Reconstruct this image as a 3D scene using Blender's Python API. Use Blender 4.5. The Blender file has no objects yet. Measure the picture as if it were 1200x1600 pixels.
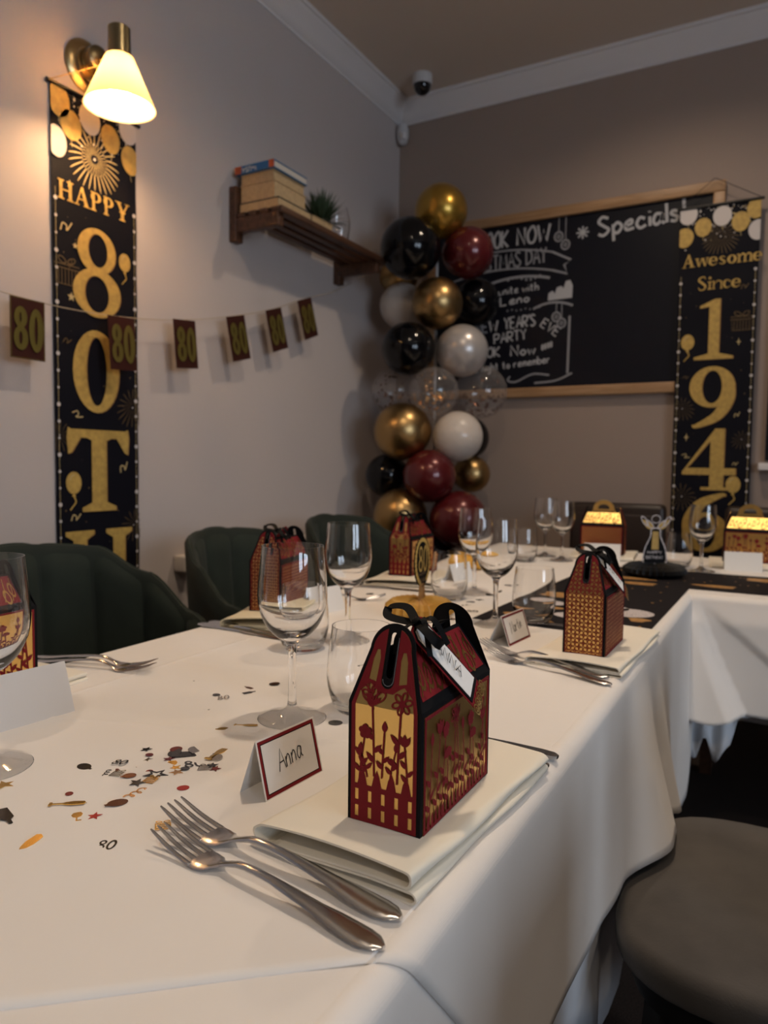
import bpy, bmesh, math, random
from mathutils import Vector, Matrix
from mathutils.geometry import tessellate_polygon

random.seed(7)
S = bpy.context.scene
COL = S.collection
PI = math.pi
sin, cos = math.sin, math.cos

# ------------------------------------------------------------------ camera
CAM_POS = Vector((0, 0, 1.05))
yaw, pit, rol, FPX = math.radians(29.13035), math.radians(3.76623), math.radians(.744716), 1133.05
fw = Vector((-sin(yaw) * cos(pit), cos(yaw) * cos(pit), -sin(pit)))
rt = Vector((cos(yaw), sin(yaw), 0))
up = rt.cross(fw)
r2, u2 = rt * cos(rol) + up * sin(rol), up * cos(rol) - rt * sin(rol)
cam = bpy.data.cameras.new('camera')
camo = bpy.data.objects.new('camera', cam)
COL.objects.link(camo)
camo.matrix_world = Matrix(((r2.x, u2.x, -fw.x, 0), (r2.y, u2.y, -fw.y, 0), (r2.z, u2.z, -fw.z, 1.05), (0, 0, 0, 1)))
cam.sensor_fit = 'VERTICAL'
cam.sensor_height = 36
cam.lens = FPX * 36 / 1600
cam.clip_start = .02
cam.dof.use_dof = True
cam.dof.focus_distance = .66
cam.dof.aperture_fstop = cam.lens / 3.4
S.camera = camo

# ------------------------------------------------------------------ world, exposure
W = bpy.data.worlds.new('world')
S.world = W
W.use_nodes = True
W.node_tree.nodes['Background'].inputs[0].default_value = (.55, .72, 1, 1)
W.node_tree.nodes['Background'].inputs[1].default_value = 1.0
S.view_settings.view_transform = 'Standard'
S.view_settings.look = 'None'
S.view_settings.gamma = 1
S.view_settings.use_curve_mapping = False
S.view_settings.exposure = .85

# room numbers (metres)
XL, YB, ZC = -1.8, 3.345, 2.85
XR, YF = 3.0, -3.2
TT = .75                      # cloth top
WARM = (1, .80, .60)

def light(name, typ, loc, energy, color, **kw):
    l = bpy.data.lights.new(name, typ)
    l.energy = energy
    l.color = color
    rot = kw.pop('rot', None)
    for k, v in kw.items():
        setattr(l, k, v)
    o = bpy.data.objects.new(name, l)
    o.location = loc
    if rot:
        o.rotation_euler = rot
    COL.objects.link(o)
    return o

# daylight entering through the two windows of the right-hand wall
WINS = [(-1.5, -.5), (-.2, .8)]
for y0, y1 in WINS:
    light('window_daylight', 'AREA', (XR + .12, (y0 + y1) / 2, 1.65), 17, (.74, .86, 1), shape='RECTANGLE', size=y1 - y0, size_y=1.3, rot=(0, PI / 2, 0)).rotation_euler = (PI / 2, 0, PI / 2)

# ------------------------------------------------------------------ materials
def newmat(name):
    m = bpy.data.materials.new(name)
    m.use_nodes = True
    nt = m.node_tree
    return m, nt, nt.nodes['Principled BSDF']

def mat(name, col, rough=.6, metal=0, spec=.5, noise=0, nscale=40, bump=0, bscale=200, sheen=0, coat=0, trans=0, ior=1.45, alpha=1):
    m, nt, b = newmat(name)
    b.inputs['Base Color'].default_value = (*col, 1)
    b.inputs['Roughness'].default_value = rough
    b.inputs['Metallic'].default_value = metal
    b.inputs['Specular IOR Level'].default_value = spec
    b.inputs['Sheen Weight'].default_value = sheen
    b.inputs['Coat Weight'].default_value = coat
    b.inputs['Coat Roughness'].default_value = .05
    b.inputs['Transmission Weight'].default_value = trans
    b.inputs['IOR'].default_value = ior
    b.inputs['Alpha'].default_value = alpha
    tc = None
    if noise or bump:
        tc = nt.nodes.new('ShaderNodeTexCoord')
    if noise:
        n = nt.nodes.new('ShaderNodeTexNoise')
        n.inputs['Scale'].default_value = nscale
        n.inputs['Detail'].default_value = 4
        nt.links.new(tc.outputs['Object'], n.inputs['Vector'])
        r = nt.nodes.new('ShaderNodeMapRange')
        r.inputs[1].default_value, r.inputs[2].default_value = .3, .7
        r.inputs[3].default_value, r.inputs[4].default_value = 1 - noise, 1 + noise
        nt.links.new(n.outputs[0], r.inputs[0])
        mx = nt.nodes.new('ShaderNodeVectorMath')
        mx.operation = 'SCALE'
        mx.inputs[0].default_value = col
        nt.links.new(r.outputs[0], mx.inputs['Scale'])
        nt.links.new(mx.outputs[0], b.inputs['Base Color'])
    if bump:
        n2 = nt.nodes.new('ShaderNodeTexNoise')
        n2.inputs['Scale'].default_value = bscale
        n2.inputs['Detail'].default_value = 3
        nt.links.new(tc.outputs['Object'], n2.inputs['Vector'])
        bp = nt.nodes.new('ShaderNodeBump')
        bp.inputs['Strength'].default_value = bump
        bp.inputs['Distance'].default_value = .002
        nt.links.new(n2.outputs[0], bp.inputs['Height'])
        nt.links.new(bp.outputs[0], b.inputs['Normal'])
    return m

def woodmat(name, c1, c2, axis=1, scale=18, rough=.45):
    m, nt, b = newmat(name)
    tc = nt.nodes.new('ShaderNodeTexCoord')
    mp = nt.nodes.new('ShaderNodeMapping')
    sc = [scale, scale, scale]
    sc[axis] = scale * .08
    mp.inputs['Scale'].default_value = sc
    n = nt.nodes.new('ShaderNodeTexNoise')
    n.inputs['Scale'].default_value = 3
    n.inputs['Detail'].default_value = 6
    n.inputs['Distortion'].default_value = .6
    r = nt.nodes.new('ShaderNodeValToRGB')
    r.color_ramp.elements[0].position, r.color_ramp.elements[1].position = .35, .65
    r.color_ramp.elements[0].color, r.color_ramp.elements[1].color = (*c1, 1), (*c2, 1)
    nt.links.new(tc.outputs['Object'], mp.inputs['Vector'])
    nt.links.new(mp.outputs[0], n.inputs['Vector'])
    nt.links.new(n.outputs[0], r.inputs[0])
    nt.links.new(r.outputs[0], b.inputs['Base Color'])
    b.inputs['Roughness'].default_value = rough
    return m

def clothmat(name, col):
    m, nt, b = newmat(name)
    b.inputs['Base Color'].default_value = (*col, 1)
    b.inputs['Roughness'].default_value = .85
    b.inputs['Sheen Weight'].default_value = .15
    b.inputs['Specular IOR Level'].default_value = .25
    tc = nt.nodes.new('ShaderNodeTexCoord')
    ws = []
    for d in ('X', 'Y'):
        w = nt.nodes.new('ShaderNodeTexWave')
        w.bands_direction = d
        w.inputs['Scale'].default_value = 420
        nt.links.new(tc.outputs['Object'], w.inputs['Vector'])
        ws.append(w)
    a = nt.nodes.new('ShaderNodeMath')
    nt.links.new(ws[0].outputs['Fac'], a.inputs[0])
    nt.links.new(ws[1].outputs['Fac'], a.inputs[1])
    n = nt.nodes.new('ShaderNodeTexNoise')
    n.inputs['Scale'].default_value = 9
    n.inputs['Detail'].default_value = 2
    nt.links.new(tc.outputs['Object'], n.inputs['Vector'])
    b1 = nt.nodes.new('ShaderNodeBump')
    b1.inputs['Strength'].default_value = .12
    b1.inputs['Distance'].default_value = .0004
    nt.links.new(a.outputs[0], b1.inputs['Height'])
    b2 = nt.nodes.new('ShaderNodeBump')
    b2.inputs['Strength'].default_value = .25
    b2.inputs['Distance'].default_value = .012
    nt.links.new(n.outputs[0], b2.inputs['Height'])
    nt.links.new(b1.outputs[0], b2.inputs['Normal'])
    nt.links.new(b2.outputs[0], b.inputs['Normal'])
    return m

def glassmat(name, col=(1, 1, 1), rough=0):
    m = bpy.data.materials.new(name)
    m.use_nodes = True
    nt = m.node_tree
    nt.nodes.remove(nt.nodes['Principled BSDF'])
    g = nt.nodes.new('ShaderNodeBsdfGlass')
    g.inputs['Color'].default_value = (*col, 1)
    g.inputs['Roughness'].default_value = rough
    g.inputs['IOR'].default_value = 1.48
    nt.links.new(g.outputs[0], nt.nodes['Material Output'].inputs[0])
    return m

def filmmat(name, tint, opac):
    """a thin clear film (latex, foil window): transparent with a Fresnel gloss and a little body colour"""
    m = bpy.data.materials.new(name)
    m.use_nodes = True
    nt = m.node_tree
    nt.nodes.remove(nt.nodes['Principled BSDF'])
    t = nt.nodes.new('ShaderNodeBsdfTransparent')
    d = nt.nodes.new('ShaderNodeBsdfDiffuse')
    d.inputs[0].default_value = (*tint, 1)
    g = nt.nodes.new('ShaderNodeBsdfGlossy')
    g.inputs['Roughness'].default_value = .08
    lw = nt.nodes.new('ShaderNodeLayerWeight')
    lw.inputs['Blend'].default_value = .35
    m1 = nt.nodes.new('ShaderNodeMixShader')
    ml = nt.nodes.new('ShaderNodeMath')
    ml.operation = 'MULTIPLY_ADD'
    ml.inputs[1].default_value = .22
    ml.inputs[2].default_value = opac
    nt.links.new(lw.outputs['Facing'], ml.inputs[0])
    nt.links.new(ml.outputs[0], m1.inputs[0])
    nt.links.new(t.outputs[0], m1.inputs[1])
    nt.links.new(d.outputs[0], m1.inputs[2])
    m2 = nt.nodes.new('ShaderNodeMixShader')
    pw = nt.nodes.new('ShaderNodeMath')
    pw.operation = 'POWER'
    pw.inputs[1].default_value = 3
    nt.links.new(lw.outputs['Facing'], pw.inputs[0])
    fr = nt.nodes.new('ShaderNodeMath')
    fr.operation = 'MULTIPLY_ADD'
    fr.inputs[1].default_value = .35
    fr.inputs[2].default_value = .05
    nt.links.new(pw.outputs[0], fr.inputs[0])
    nt.links.new(fr.outputs[0], m2.inputs[0])
    nt.links.new(m1.outputs[0], m2.inputs[1])
    nt.links.new(g.outputs[0], m2.inputs[2])
    nt.links.new(m2.outputs[0], nt.nodes['Material Output'].inputs[0])
    return m

def emit(name, col, s):
    m, nt, b = newmat(name)
    b.inputs['Base Color'].default_value = (*col, 1)
    b.inputs['Emission Color'].default_value = (*col, 1)
    b.inputs['Emission Strength'].default_value = s
    return m

M = dict(
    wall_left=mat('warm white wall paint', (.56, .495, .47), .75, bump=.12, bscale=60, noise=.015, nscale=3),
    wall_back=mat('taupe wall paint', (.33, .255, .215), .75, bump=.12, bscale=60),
    wall_other=mat('taupe wall paint behind', (.26, .21, .185), .8),
    ceiling=mat('ceiling paint', (.64, .55, .47), .85),
    trim=mat('white gloss trim', (.74, .71, .71), .5),
    carpet=mat('brown speckled carpet', (.035, .024, .02), .95, noise=.7, nscale=320, bump=.8, bscale=500),
    cloth=clothmat('white cotton cloth', (.80, .755, .71)),
    cloth2=clothmat('white under cloth', (.74, .76, .80)),
    napkin=clothmat('cream napkin linen', (.82, .76, .64)),
    napkin_y=clothmat('warm napkin linen', (.82, .72, .50)),
    card_black=mat('black card', (.004, .004, .005), .7, spec=.2),
    maroon=mat('maroon card', (.19, .012, .016), .7, spec=.2),
    gold=mat('gold foil card', (.85, .55, .18), .31, 1, noise=.04, nscale=30),
    gold_bright=mat('bright gold foil', (.95, .66, .22), .30, 1, bump=.9, bscale=110),
    steel=mat('stainless steel', (.66, .65, .65), .20, 1),
    white_card=mat('white card', (.78, .755, .72), .7),
    grey_card=mat('back of card', (.66, .62, .585), .7),
    ink=mat('ink', (.01, .01, .015), .6),
    ribbon=mat('black satin ribbon', (.003, .003, .0035), .6, spec=.12),
    green=mat('green velvet', (.014, .0215, .0145), .85, sheen=.06, noise=.15, nscale=20),
    green_d=mat('green velvet back', (.012, .018, .0125), .85, sheen=.05),
    leg=mat('black leg', (.012, .011, .011), .5),
    leather=mat('brown leather', (.022, .013, .010), .4, bump=.2, bscale=150),
    suede=mat('grey brown suede', (.070, .060, .052), .9, sheen=.15, noise=.18, nscale=14, bump=.15, bscale=300),
    darkwood=woodmat('dark stained wood', (.045, .018, .009), (.10, .042, .02)),
    oak=woodmat('oak frame', (.30, .165, .075), (.42, .25, .13), 0),
    table=woodmat('table wood', (.08, .04, .02), (.14, .075, .04)),
    slate=mat('blackboard', (.0035, .004, .009), .45, spec=.3),
    chalk=mat('chalk', (.42, .42, .44), .9),
    chalk_dim=mat('rubbed chalk', (.27, .27, .29), .9),
    brass=mat('brushed brass', (.50, .36, .17), .28, 1),
    brass_d=mat('aged brass', (.30, .235, .125), .32, 1),
    shade=None,
    fabric=mat('black printed fabric', (.0035, .0035, .008), .65, spec=.2, bump=.2, bscale=30),
    pgold=mat('gold print', (.50, .325, .085), .5, noise=.18, nscale=60),
    pgold_l=mat('pale gold print', (.55, .42, .20), .5),
    pgold_d=mat('dim gold print', (.12, .075, .03), .5),
    pbrown=mat('brown print edge', (.16, .07, .03), .5),
    pwhite=mat('white print', (.60, .55, .53), .5),
    paper=mat('aged pages', (.52, .36, .19), .85, noise=.1, nscale=90),
    paper_w=mat('pale pages', (.60, .55, .48), .85),
    blue=mat('blue cover', (.03, .14, .33), .4),
    orange=mat('orange cover', (.50, .10, .03), .4),
    brown_b=mat('brown cover', (.16, .085, .04), .6),
    dark_b=mat('dark cover', (.015, .018, .02), .5),
    leaf=mat('leaf', (.045, .075, .035), .7),
    pot=mat('tin pot', (.45, .42, .36), .3, 1),
    black=mat('black plastic', (.008, .008, .009), .35),
    dome=mat('smoked dome', (.004, .004, .005), .08, coat=.5),
    white_p=mat('white plastic', (.62, .61, .62), .45),
    radiator=mat('cream radiator', (.58, .53, .48), .4),
    paper_gold=mat('gold tissue', (.55, .30, .045), .55, sheen=.2),
    paper_yellow=mat('yellow gold tissue', (.75, .45, .08), .5),
    paper_black=mat('black tissue', (.005, .005, .006), .6),
    string=mat('twine', (.45, .36, .25), .8),
    silver=mat('silver foil', (.62, .60, .58), .2, 1),
    foil_black=mat('black foil', (.012, .012, .014), .2, .3, coat=.5),
    foil_maroon=mat('maroon foil', (.16, .015, .02), .25, .4),
    foil_red=mat('red foil', (.42, .025, .02), .3, .2),
    foil_gold=mat('confetti gold foil', (.80, .50, .13), .22, 1),
    foil_orange=mat('rose gold foil', (.85, .50, .22), .25, 1),
    foil_brown=mat('bronze foil', (.16, .06, .03), .25, .6),
    pen_maroon=mat('dark maroon foil card', (.075, .022, .016), .38, .5),
    pen_gold=mat('olive gold foil', (.25, .20, .05), .34, .6),
    b_gold=mat('chrome gold latex', (.42, .27, .115), .33, 1),
    b_gold_y=mat('yellow gold latex', (.46, .27, .045), .3, .85, coat=.3),
    b_black=mat('black latex', (.003, .003, .004), .12, spec=.45),
    b_maroon=mat('maroon latex', (.105, .010, .012), .26, .25, coat=.4),
    b_white=mat('white latex', (.62, .55, .49), .3, coat=.3),
    b_pearl=mat('pearl latex', (.52, .48, .46), .3, .35, coat=.3),
    b_clear=filmmat('clear latex', (.55, .50, .48), .07),
    glass=glassmat('clear glass'),
    runner=mat('black runner fabric', (.008, .006, .008), .7, spec=.2, noise=.3, nscale=60),
    rgold=mat('runner gold print', (.42, .22, .07), .45, noise=.25, nscale=80),
    rwhite=mat('runner glitter print', (.55, .50, .50), .5, noise=.5, nscale=300),
    valve=mat('chrome valve', (.5, .45, .4), .25, 1),
    glow=emit('lamp glow', (1, .63, .32), 100),
    spotglow=emit('spot glow', (1, .8, .55), 8),
)

def shademat():
    m, nt, b = newmat('opal glass shade')
    b.inputs['Base Color'].default_value = (.80, .68, .46, 1)
    b.inputs['Roughness'].default_value = .3
    t = nt.nodes.new('ShaderNodeBsdfTranslucent')
    t.inputs[0].default_value = (1, .90, .70, 1)
    mx = nt.nodes.new('ShaderNodeMixShader')
    mx.inputs[0].default_value = .42
    nt.links.new(b.outputs[0], mx.inputs[1])
    nt.links.new(t.outputs[0], mx.inputs[2])
    nt.links.new(mx.outputs[0], nt.nodes['Material Output'].inputs[0])
    return m
M['shade'] = shademat()

# ------------------------------------------------------------------ mesh helpers
class MB:
    def __init__(s):
        s.v, s.f, s.k = [], [], 0
    def add(s, vs, fs):
        n = len(s.v)
        s.v += [tuple(p) for p in vs]
        s.f += [tuple(i + n for i in q) for q in fs]
        return s
    def box(s, a, b):
        (x0, y0, z0), (x1, y1, z1) = a, b
        return s.add([(x0, y0, z0), (x1, y0, z0), (x1, y1, z0), (x0, y1, z0), (x0, y0, z1), (x1, y0, z1), (x1, y1, z1), (x0, y1, z1)],
                     [(0, 3, 2, 1), (4, 5, 6, 7), (0, 1, 5, 4), (1, 2, 6, 5), (2, 3, 7, 6), (3, 0, 4, 7)])
    def rbox(s, a, b, r=.004):
        bm = bmesh.new()
        bmesh.ops.create_cube(bm, size=1)
        for v in bm.verts:
            v.co = Vector([(a[i] + b[i]) / 2 + v.co[i] * (b[i] - a[i]) for i in range(3)])
        bmesh.ops.bevel(bm, geom=bm.edges[:], offset=r, segments=3, affect='EDGES', profile=.5)
        bm.verts.index_update()
        s.add([v.co[:] for v in bm.verts], [[v.index for v in f.verts] for f in bm.faces])
        bm.free()
        return s
    def lathe(s, prof, seg=32, c=(0, 0, 0), axis=None, cap=True):
        n = len(prof)
        R = Vector((0, 0, 1)).rotation_difference(Vector(axis)).to_matrix() if axis else None
        vs, fs = [], []
        for r, z in prof:
            for k in range(seg):
                p = Vector((r * cos(2 * PI * k / seg), r * sin(2 * PI * k / seg), z))
                if R:
                    p = R @ p
                vs.append(p + Vector(c))
        for i in range(n - 1):
            for k in range(seg):
                k2 = (k + 1) % seg
                fs.append((i * seg + k, i * seg + k2, (i + 1) * seg + k2, (i + 1) * seg + k))
        if cap:
            if prof[0][0] > 1e-5:
                fs.append(tuple(range(seg))[::-1])
            if prof[-1][0] > 1e-5:
                fs.append(tuple((n - 1) * seg + k for k in range(seg)))
        return s.add(vs, fs)
    def tube(s, pts, r, seg=8, closed=False):
        pts = [Vector(p) for p in pts]
        n = len(pts)
        rs = r if isinstance(r, (list, tuple)) else [r] * n
        vs, fs = [], []
        prev = None
        for i, p in enumerate(pts):
            t = (pts[min(i + 1, n - 1)] - pts[max(i - 1, 0)]).normalized()
            if prev is None:
                a = Vector((0, 0, 1)) if abs(t.z) < .9 else Vector((1, 0, 0))
                nx = t.cross(a).normalized()
            else:
                nx = (prev - t * prev.dot(t)).normalized()
            prev = nx
            ny = t.cross(nx)
            for k in range(seg):
                a = 2 * PI * k / seg
                vs.append(p + (nx * cos(a) + ny * sin(a)) * rs[i])
        for i in range(n - 1):
            for k in range(seg):
                k2 = (k + 1) % seg
                fs.append((i * seg + k, i * seg + k2, (i + 1) * seg + k2, (i + 1) * seg + k))
        fs.append(tuple(range(seg))[::-1])
        fs.append(tuple((n - 1) * seg + k for k in range(seg)))
        return s.add(vs, fs)
    def strip(s, pts, width, side, th=.0004):
        """a ribbon through pts, lying across the direction side"""
        pts = [Vector(p) for p in pts]
        n = len(pts)
        vs, fs = [], []
        for i, p in enumerate(pts):
            t = (pts[min(i + 1, n - 1)] - pts[max(i - 1, 0)]).normalized()
            sd = Vector(side[i] if isinstance(side, list) else side)
            sd = (sd - t * sd.dot(t)).normalized()
            nm = t.cross(sd)
            for a, b in ((-1, -1), (1, -1), (1, 1), (-1, 1)):
                vs.append(p + sd * a * width / 2 + nm * b * th / 2)
        for i in range(n - 1):
            for k in range(4):
                k2 = (k + 1) % 4
                fs.append((i * 4 + k, i * 4 + k2, (i + 1) * 4 + k2, (i + 1) * 4 + k))
        fs += [(3, 2, 1, 0), tuple((n - 1) * 4 + k for k in range(4))]
        return s.add(vs, fs)
    def plate(s, outer, holes, th, mp, back=0.0, sides=True):
        """flat sheet with holes: 2-D outline -> 3-D by mp(u, v, w); w runs back..back+th"""
        loops = [outer] + list(holes)
        flat = [p for l in loops for p in l]
        tris = tessellate_polygon([[Vector((p[0], p[1], 0)) for p in l] for l in loops])
        n = len(flat)
        vs = [mp(p[0], p[1], back + th) for p in flat]
        fs = [tuple(t) for t in tris]
        if sides:
            vs += [mp(p[0], p[1], back) for p in flat]
            o = 0
            for l in loops:
                m = len(l)
                for i in range(m):
                    j = (i + 1) % m
                    fs.append((o + i, o + j, n + o + j, n + o + i))
                o += m
        return s.add(vs, fs)
    def ribbon2(s, pts, w, mp, z=0, closed=False):
        """flat painted stroke in 2-D, mapped by mp"""
        z = s.lift(z)
        pts = [Vector((p[0], p[1])) for p in pts]
        n = len(pts)
        ws = w if isinstance(w, (list, tuple)) else [w] * n
        vs, fs = [], []
        for i, p in enumerate(pts):
            a = pts[(i - 1) % n] if closed else pts[max(i - 1, 0)]
            b = pts[(i + 1) % n] if closed else pts[min(i + 1, n - 1)]
            t = b - a
            if t.length < 1e-9:
                t = Vector((1, 0))
            t.normalize()
            nn = Vector((-t.y, t.x)) * ws[i] / 2
            vs += [mp(p.x + nn.x, p.y + nn.y, z), mp(p.x - nn.x, p.y - nn.y, z)]
        for i in range(n if closed else n - 1):
            j = (i + 1) % n
            fs.append((2 * i, 2 * i + 1, 2 * j + 1, 2 * j))
        return s.add(vs, fs)
    def ring2(s, c, ro, ri, mp, z=0, seg=28, ci=None, rot=0):
        """flat band between two ellipses"""
        z = s.lift(z)
        ci = ci or c
        vs, fs = [], []
        for k in range(seg):
            a = 2 * PI * k / seg
            for cc, rr in ((c, ro), (ci, ri)):
                x, y = rr[0] * cos(a), rr[1] * sin(a)
                vs.append(mp(cc[0] + x * cos(rot) - y * sin(rot), cc[1] + x * sin(rot) + y * cos(rot), z))
        for k in range(seg):
            j = (k + 1) % seg
            fs.append((2 * k, 2 * j, 2 * j + 1, 2 * k + 1))
        return s.add(vs, fs)
    def lift(s, z):
        s.k += 1
        return z + (s.k % 10) * 4e-5
    def poly2(s, pts, mp, z=0):
        z = s.lift(z)
        tris = tessellate_polygon([[Vector((p[0], p[1], 0)) for p in pts]])
        return s.add([mp(p[0], p[1], z) for p in pts], [tuple(t) for t in tris])
    def disc2(s, c, r, mp, z=0, seg=14):
        r = r if isinstance(r, tuple) else (r, r)
        return s.poly2([(c[0] + r[0] * cos(2 * PI * k / seg), c[1] + r[1] * sin(2 * PI * k / seg)) for k in range(seg)], mp, z)
    def mesh(s, name, m, smooth=False, fix=True, angle=40):
        me = bpy.data.meshes.new(name)
        me.from_pydata(s.v, [], s.f)
        if fix:
            bm = bmesh.new()
            bm.from_mesh(me)
            bmesh.ops.recalc_face_normals(bm, faces=bm.faces[:])
            bm.to_mesh(me)
            bm.free()
        if smooth:
            me.shade_smooth()
            me.set_sharp_from_angle(angle=math.radians(angle))
        me.materials.append(m)
        return me
    def build(s, name, m, parent=None, smooth=False, fix=True, angle=40):
        return link(name, s.mesh(name, m, smooth, fix, angle), parent)

def link(name, me, parent=None):
    o = bpy.data.objects.new(name, me)
    COL.objects.link(o)
    if parent:
        o.parent = parent
    return o

def tag(o, label, cat, group=None, kind=None):
    o['label'] = label
    o['category'] = cat
    if group:
        o['group'] = group
    if kind:
        o['kind'] = kind
    return o

def thing(name, label, cat, loc=(0, 0, 0), rz=0, group=None, rot=None):
    o = bpy.data.objects.new(name, None)
    o.empty_display_size = .03
    COL.objects.link(o)
    o.location = loc
    o.rotation_euler = rot or (0, 0, rz)
    return tag(o, label, cat, group)

def struct(o):
    o['kind'] = 'structure'
    return o

def dup(root, loc, rz=0, label=None, scale=None):
    def cp(o, par):
        c = o.copy()
        COL.objects.link(c)
        if par:
            c.parent = par
        for ch in list(o.children):
            cp(ch, c)
        return c
    r = cp(root, None)
    r.location = loc
    r.rotation_euler = (0, 0, rz)
    if label:
        r['label'] = label
    if scale:
        r.scale = scale
    return r

def smooth_pts(pts, n=6, closed=False):
    """Catmull-Rom through points of any dimension"""
    P = [Vector(p) for p in pts]
    m = len(P)
    out = []
    for i in range(m if closed else m - 1):
        p0 = P[(i - 1) % m] if closed or i > 0 else P[0] * 2 - P[1]
        p1, p2 = P[i], P[(i + 1) % m]
        p3 = P[(i + 2) % m] if closed or i + 2 < m else p2 * 2 - p1
        for k in range(n):
            t = k / n
            out.append(.5 * ((2 * p1) + (p2 - p0) * t + (2 * p0 - 5 * p1 + 4 * p2 - p3) * t * t + (3 * p1 - p0 - 3 * p2 + p3) * t ** 3))
    if not closed:
        out.append(P[-1])
    return out

def XY(u, v, w):
    return (u, v, w)

# ------------------------------------------------------------------ a one-stroke hand (for chalk, ink) : letter -> list of strokes, ~ marks smooth
HAND = {
 'A': [[(0, 0), (.3, 1), (.6, 0)], [(.12, .38), (.5, .38)]], 'B': [[(0, 0), (0, 1)], '~', [(0, 1), (.45, .9), (.4, .58), (0, .53)], '~', [(0, .53), (.55, .45), (.5, .06), (0, 0)]],
 'D': [[(0, 0), (0, 1)], '~', [(0, 1), (.45, .85), (.5, .3), (0, 0)]], 'E': [[(.45, 1), (0, 1), (0, 0), (.45, 0)], [(0, .52), (.38, .52)]],
 'C': ['~', [(.5, .85), (.25, 1), (0, .55), (.2, .02), (.52, .15)]], 'H': [[(0, 0), (0, 1)], [(.5, 0), (.5, 1)], [(0, .5), (.5, .5)]], 'I': [[(.08, 0), (.08, 1)]],
 'K': [[(0, 0), (0, 1)], [(.5, 1), (.02, .45), (.52, 0)]], 'L': [[(0, 1), (0, 0), (.42, .03)]],
 'M': [[(0, 0), (.08, 1), (.35, .3), (.62, 1), (.7, 0)]], 'N': [[(0, 0), (0, 1), (.5, 0), (.5, 1)]],
 'O': ['~', [(.28, 1), (.02, .6), (.1, .1), (.4, .05), (.56, .5), (.42, .95), (.26, 1)]],
 'P': [[(0, 0), (0, 1)], '~', [(0, 1), (.5, .9), (.42, .5), (0, .45)]], 'R': [[(0, 0), (0, 1)], '~', [(0, 1), (.5, .9), (.42, .5), (0, .45)], [(.15, .45), (.52, 0)]],
 'S': ['~', [(.48, .88), (.2, 1), (.04, .76), (.26, .5), (.48, .26), (.24, 0), (0, .12)]], 'T': [[(.27, 0), (.27, 1)], [(0, 1), (.55, 1)]],
 'U': ['~', [(0, 1), (.03, .2), (.26, 0), (.48, .2), (.5, 1)]],
 'V': [[(0, 1), (.26, 0), (.52, 1)]], 'W': [[(0, 1), (.18, 0), (.38, .7), (.58, 0), (.78, 1)]], 'Y': [[(0, 1), (.26, .5), (.52, 1)], [(.26, .5), (.26, 0)]],
 'a': ['~', [(.38, .5), (.12, .55), (0, .2), (.15, 0), (.38, .3), (.38, .5), (.36, .12), (.48, 0)]],
 'c': ['~', [(.36, .45), (.15, .55), (0, .25), (.14, 0), (.4, .1)]], 'e': ['~', [(.02, .25), (.3, .35), (.28, .55), (.05, .4), (.06, .06), (.4, .08)]],
 'b': [[(0, 1), (0, 0)], '~', [(0, .3), (.2, .55), (.38, .3), (.2, 0), (0, .1)]],
 'g': ['~', [(.36, .5), (.1, .52), (.02, .2), (.2, .05), (.36, .45), (.34, -.3), (.05, -.3)]], 'h': [[(0, 0), (0, 1)], '~', [(0, .3), (.2, .55), (.34, .4), (.34, 0)]],
 'i': [[(.05, 0), (.05, .5)], [(.05, .72), (.06, .78)]], 'l': [[(.05, 0), (.05, 1)]], 'm': [[(0, 0), (0, .5)], '~', [(0, .35), (.16, .55), (.24, .4), (.24, 0)], '~', [(.24, .35), (.4, .55), (.5, .4), (.5, 0)]],
 'n': [[(0, 0), (0, .5)], '~', [(0, .32), (.18, .55), (.32, .4), (.34, 0)]], 'o': ['~', [(.18, .52), (0, .25), (.18, 0), (.36, .25), (.2, .52)]],
 'p': [[(0, .5), (0, -.4)], '~', [(0, .35), (.2, .55), (.38, .3), (.2, 0), (0, .08)]], 'r': [[(0, 0), (0, .5)], '~', [(0, .3), (.12, .5), (.3, .5)]],
 's': ['~', [(.32, .48), (.12, .54), (.04, .4), (.3, .18), (.2, 0), (0, .06)]], 't': [[(.14, .9), (.14, .1), (.28, 0)], [(0, .58), (.3, .58)]],
 'u': ['~', [(0, .5), (.02, .1), (.2, 0), (.34, .2), (.34, .5), (.36, 0)]], 'w': [[(0, .5), (.12, 0), (.25, .42), (.38, 0), (.5, .5)]],
 "'": [[(.05, 1.05), (.03, .8)]], '!': [[(.06, 1.05), (.05, .3)], [(.05, .05), (.06, 0)]], '#': [[(.1, 0), (.2, .8)], [(.35, 0), (.45, .8)], [(0, .25), (.5, .25)], [(.05, .55), (.55, .55)]],
}
ADV = {'M': .84, 'W': .92, 'm': .66, 'w': .64, 'i': .2, 'l': .2, 'I': .3, "'": .2, '!': .25, ' ': .36}

def hand_width(t):
    w = 0
    for ch in t:
        w += ADV.get(ch, .68 if ch.isupper() else .52)
    return w

def write(mb, text, x0, y0, x1, y1, h, wd, mp, z=0, slant=0):
    """text from (x0, y0) to (x1, y1), letters h tall, stroke wd"""
    tw = hand_width(text)
    L = math.hypot(x1 - x0, y1 - y0)
    ex = ((x1 - x0) / L, (y1 - y0) / L)
    ey = (-ex[1], ex[0])
    sx = L / tw
    cx = 0
    for ch in text:
        sm = False
        for st in HAND.get(ch, []):
            if st == '~':
                sm = True
                continue
            pts = smooth_pts([(*p, 0) for p in st], 5) if sm else [Vector((*p, 0)) for p in st]
            sm = False
            q = []
            for p in pts:
                a, b = (cx + p.x) * sx + p.y * h * slant, p.y * h
                q.append((x0 + ex[0] * a + ey[0] * b, y0 + ex[1] * a + ey[1] * b))
            mb.ribbon2(q, wd, mp, z)
        cx += ADV.get(ch, .68 if ch.isupper() else .52)
    return mb

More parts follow.
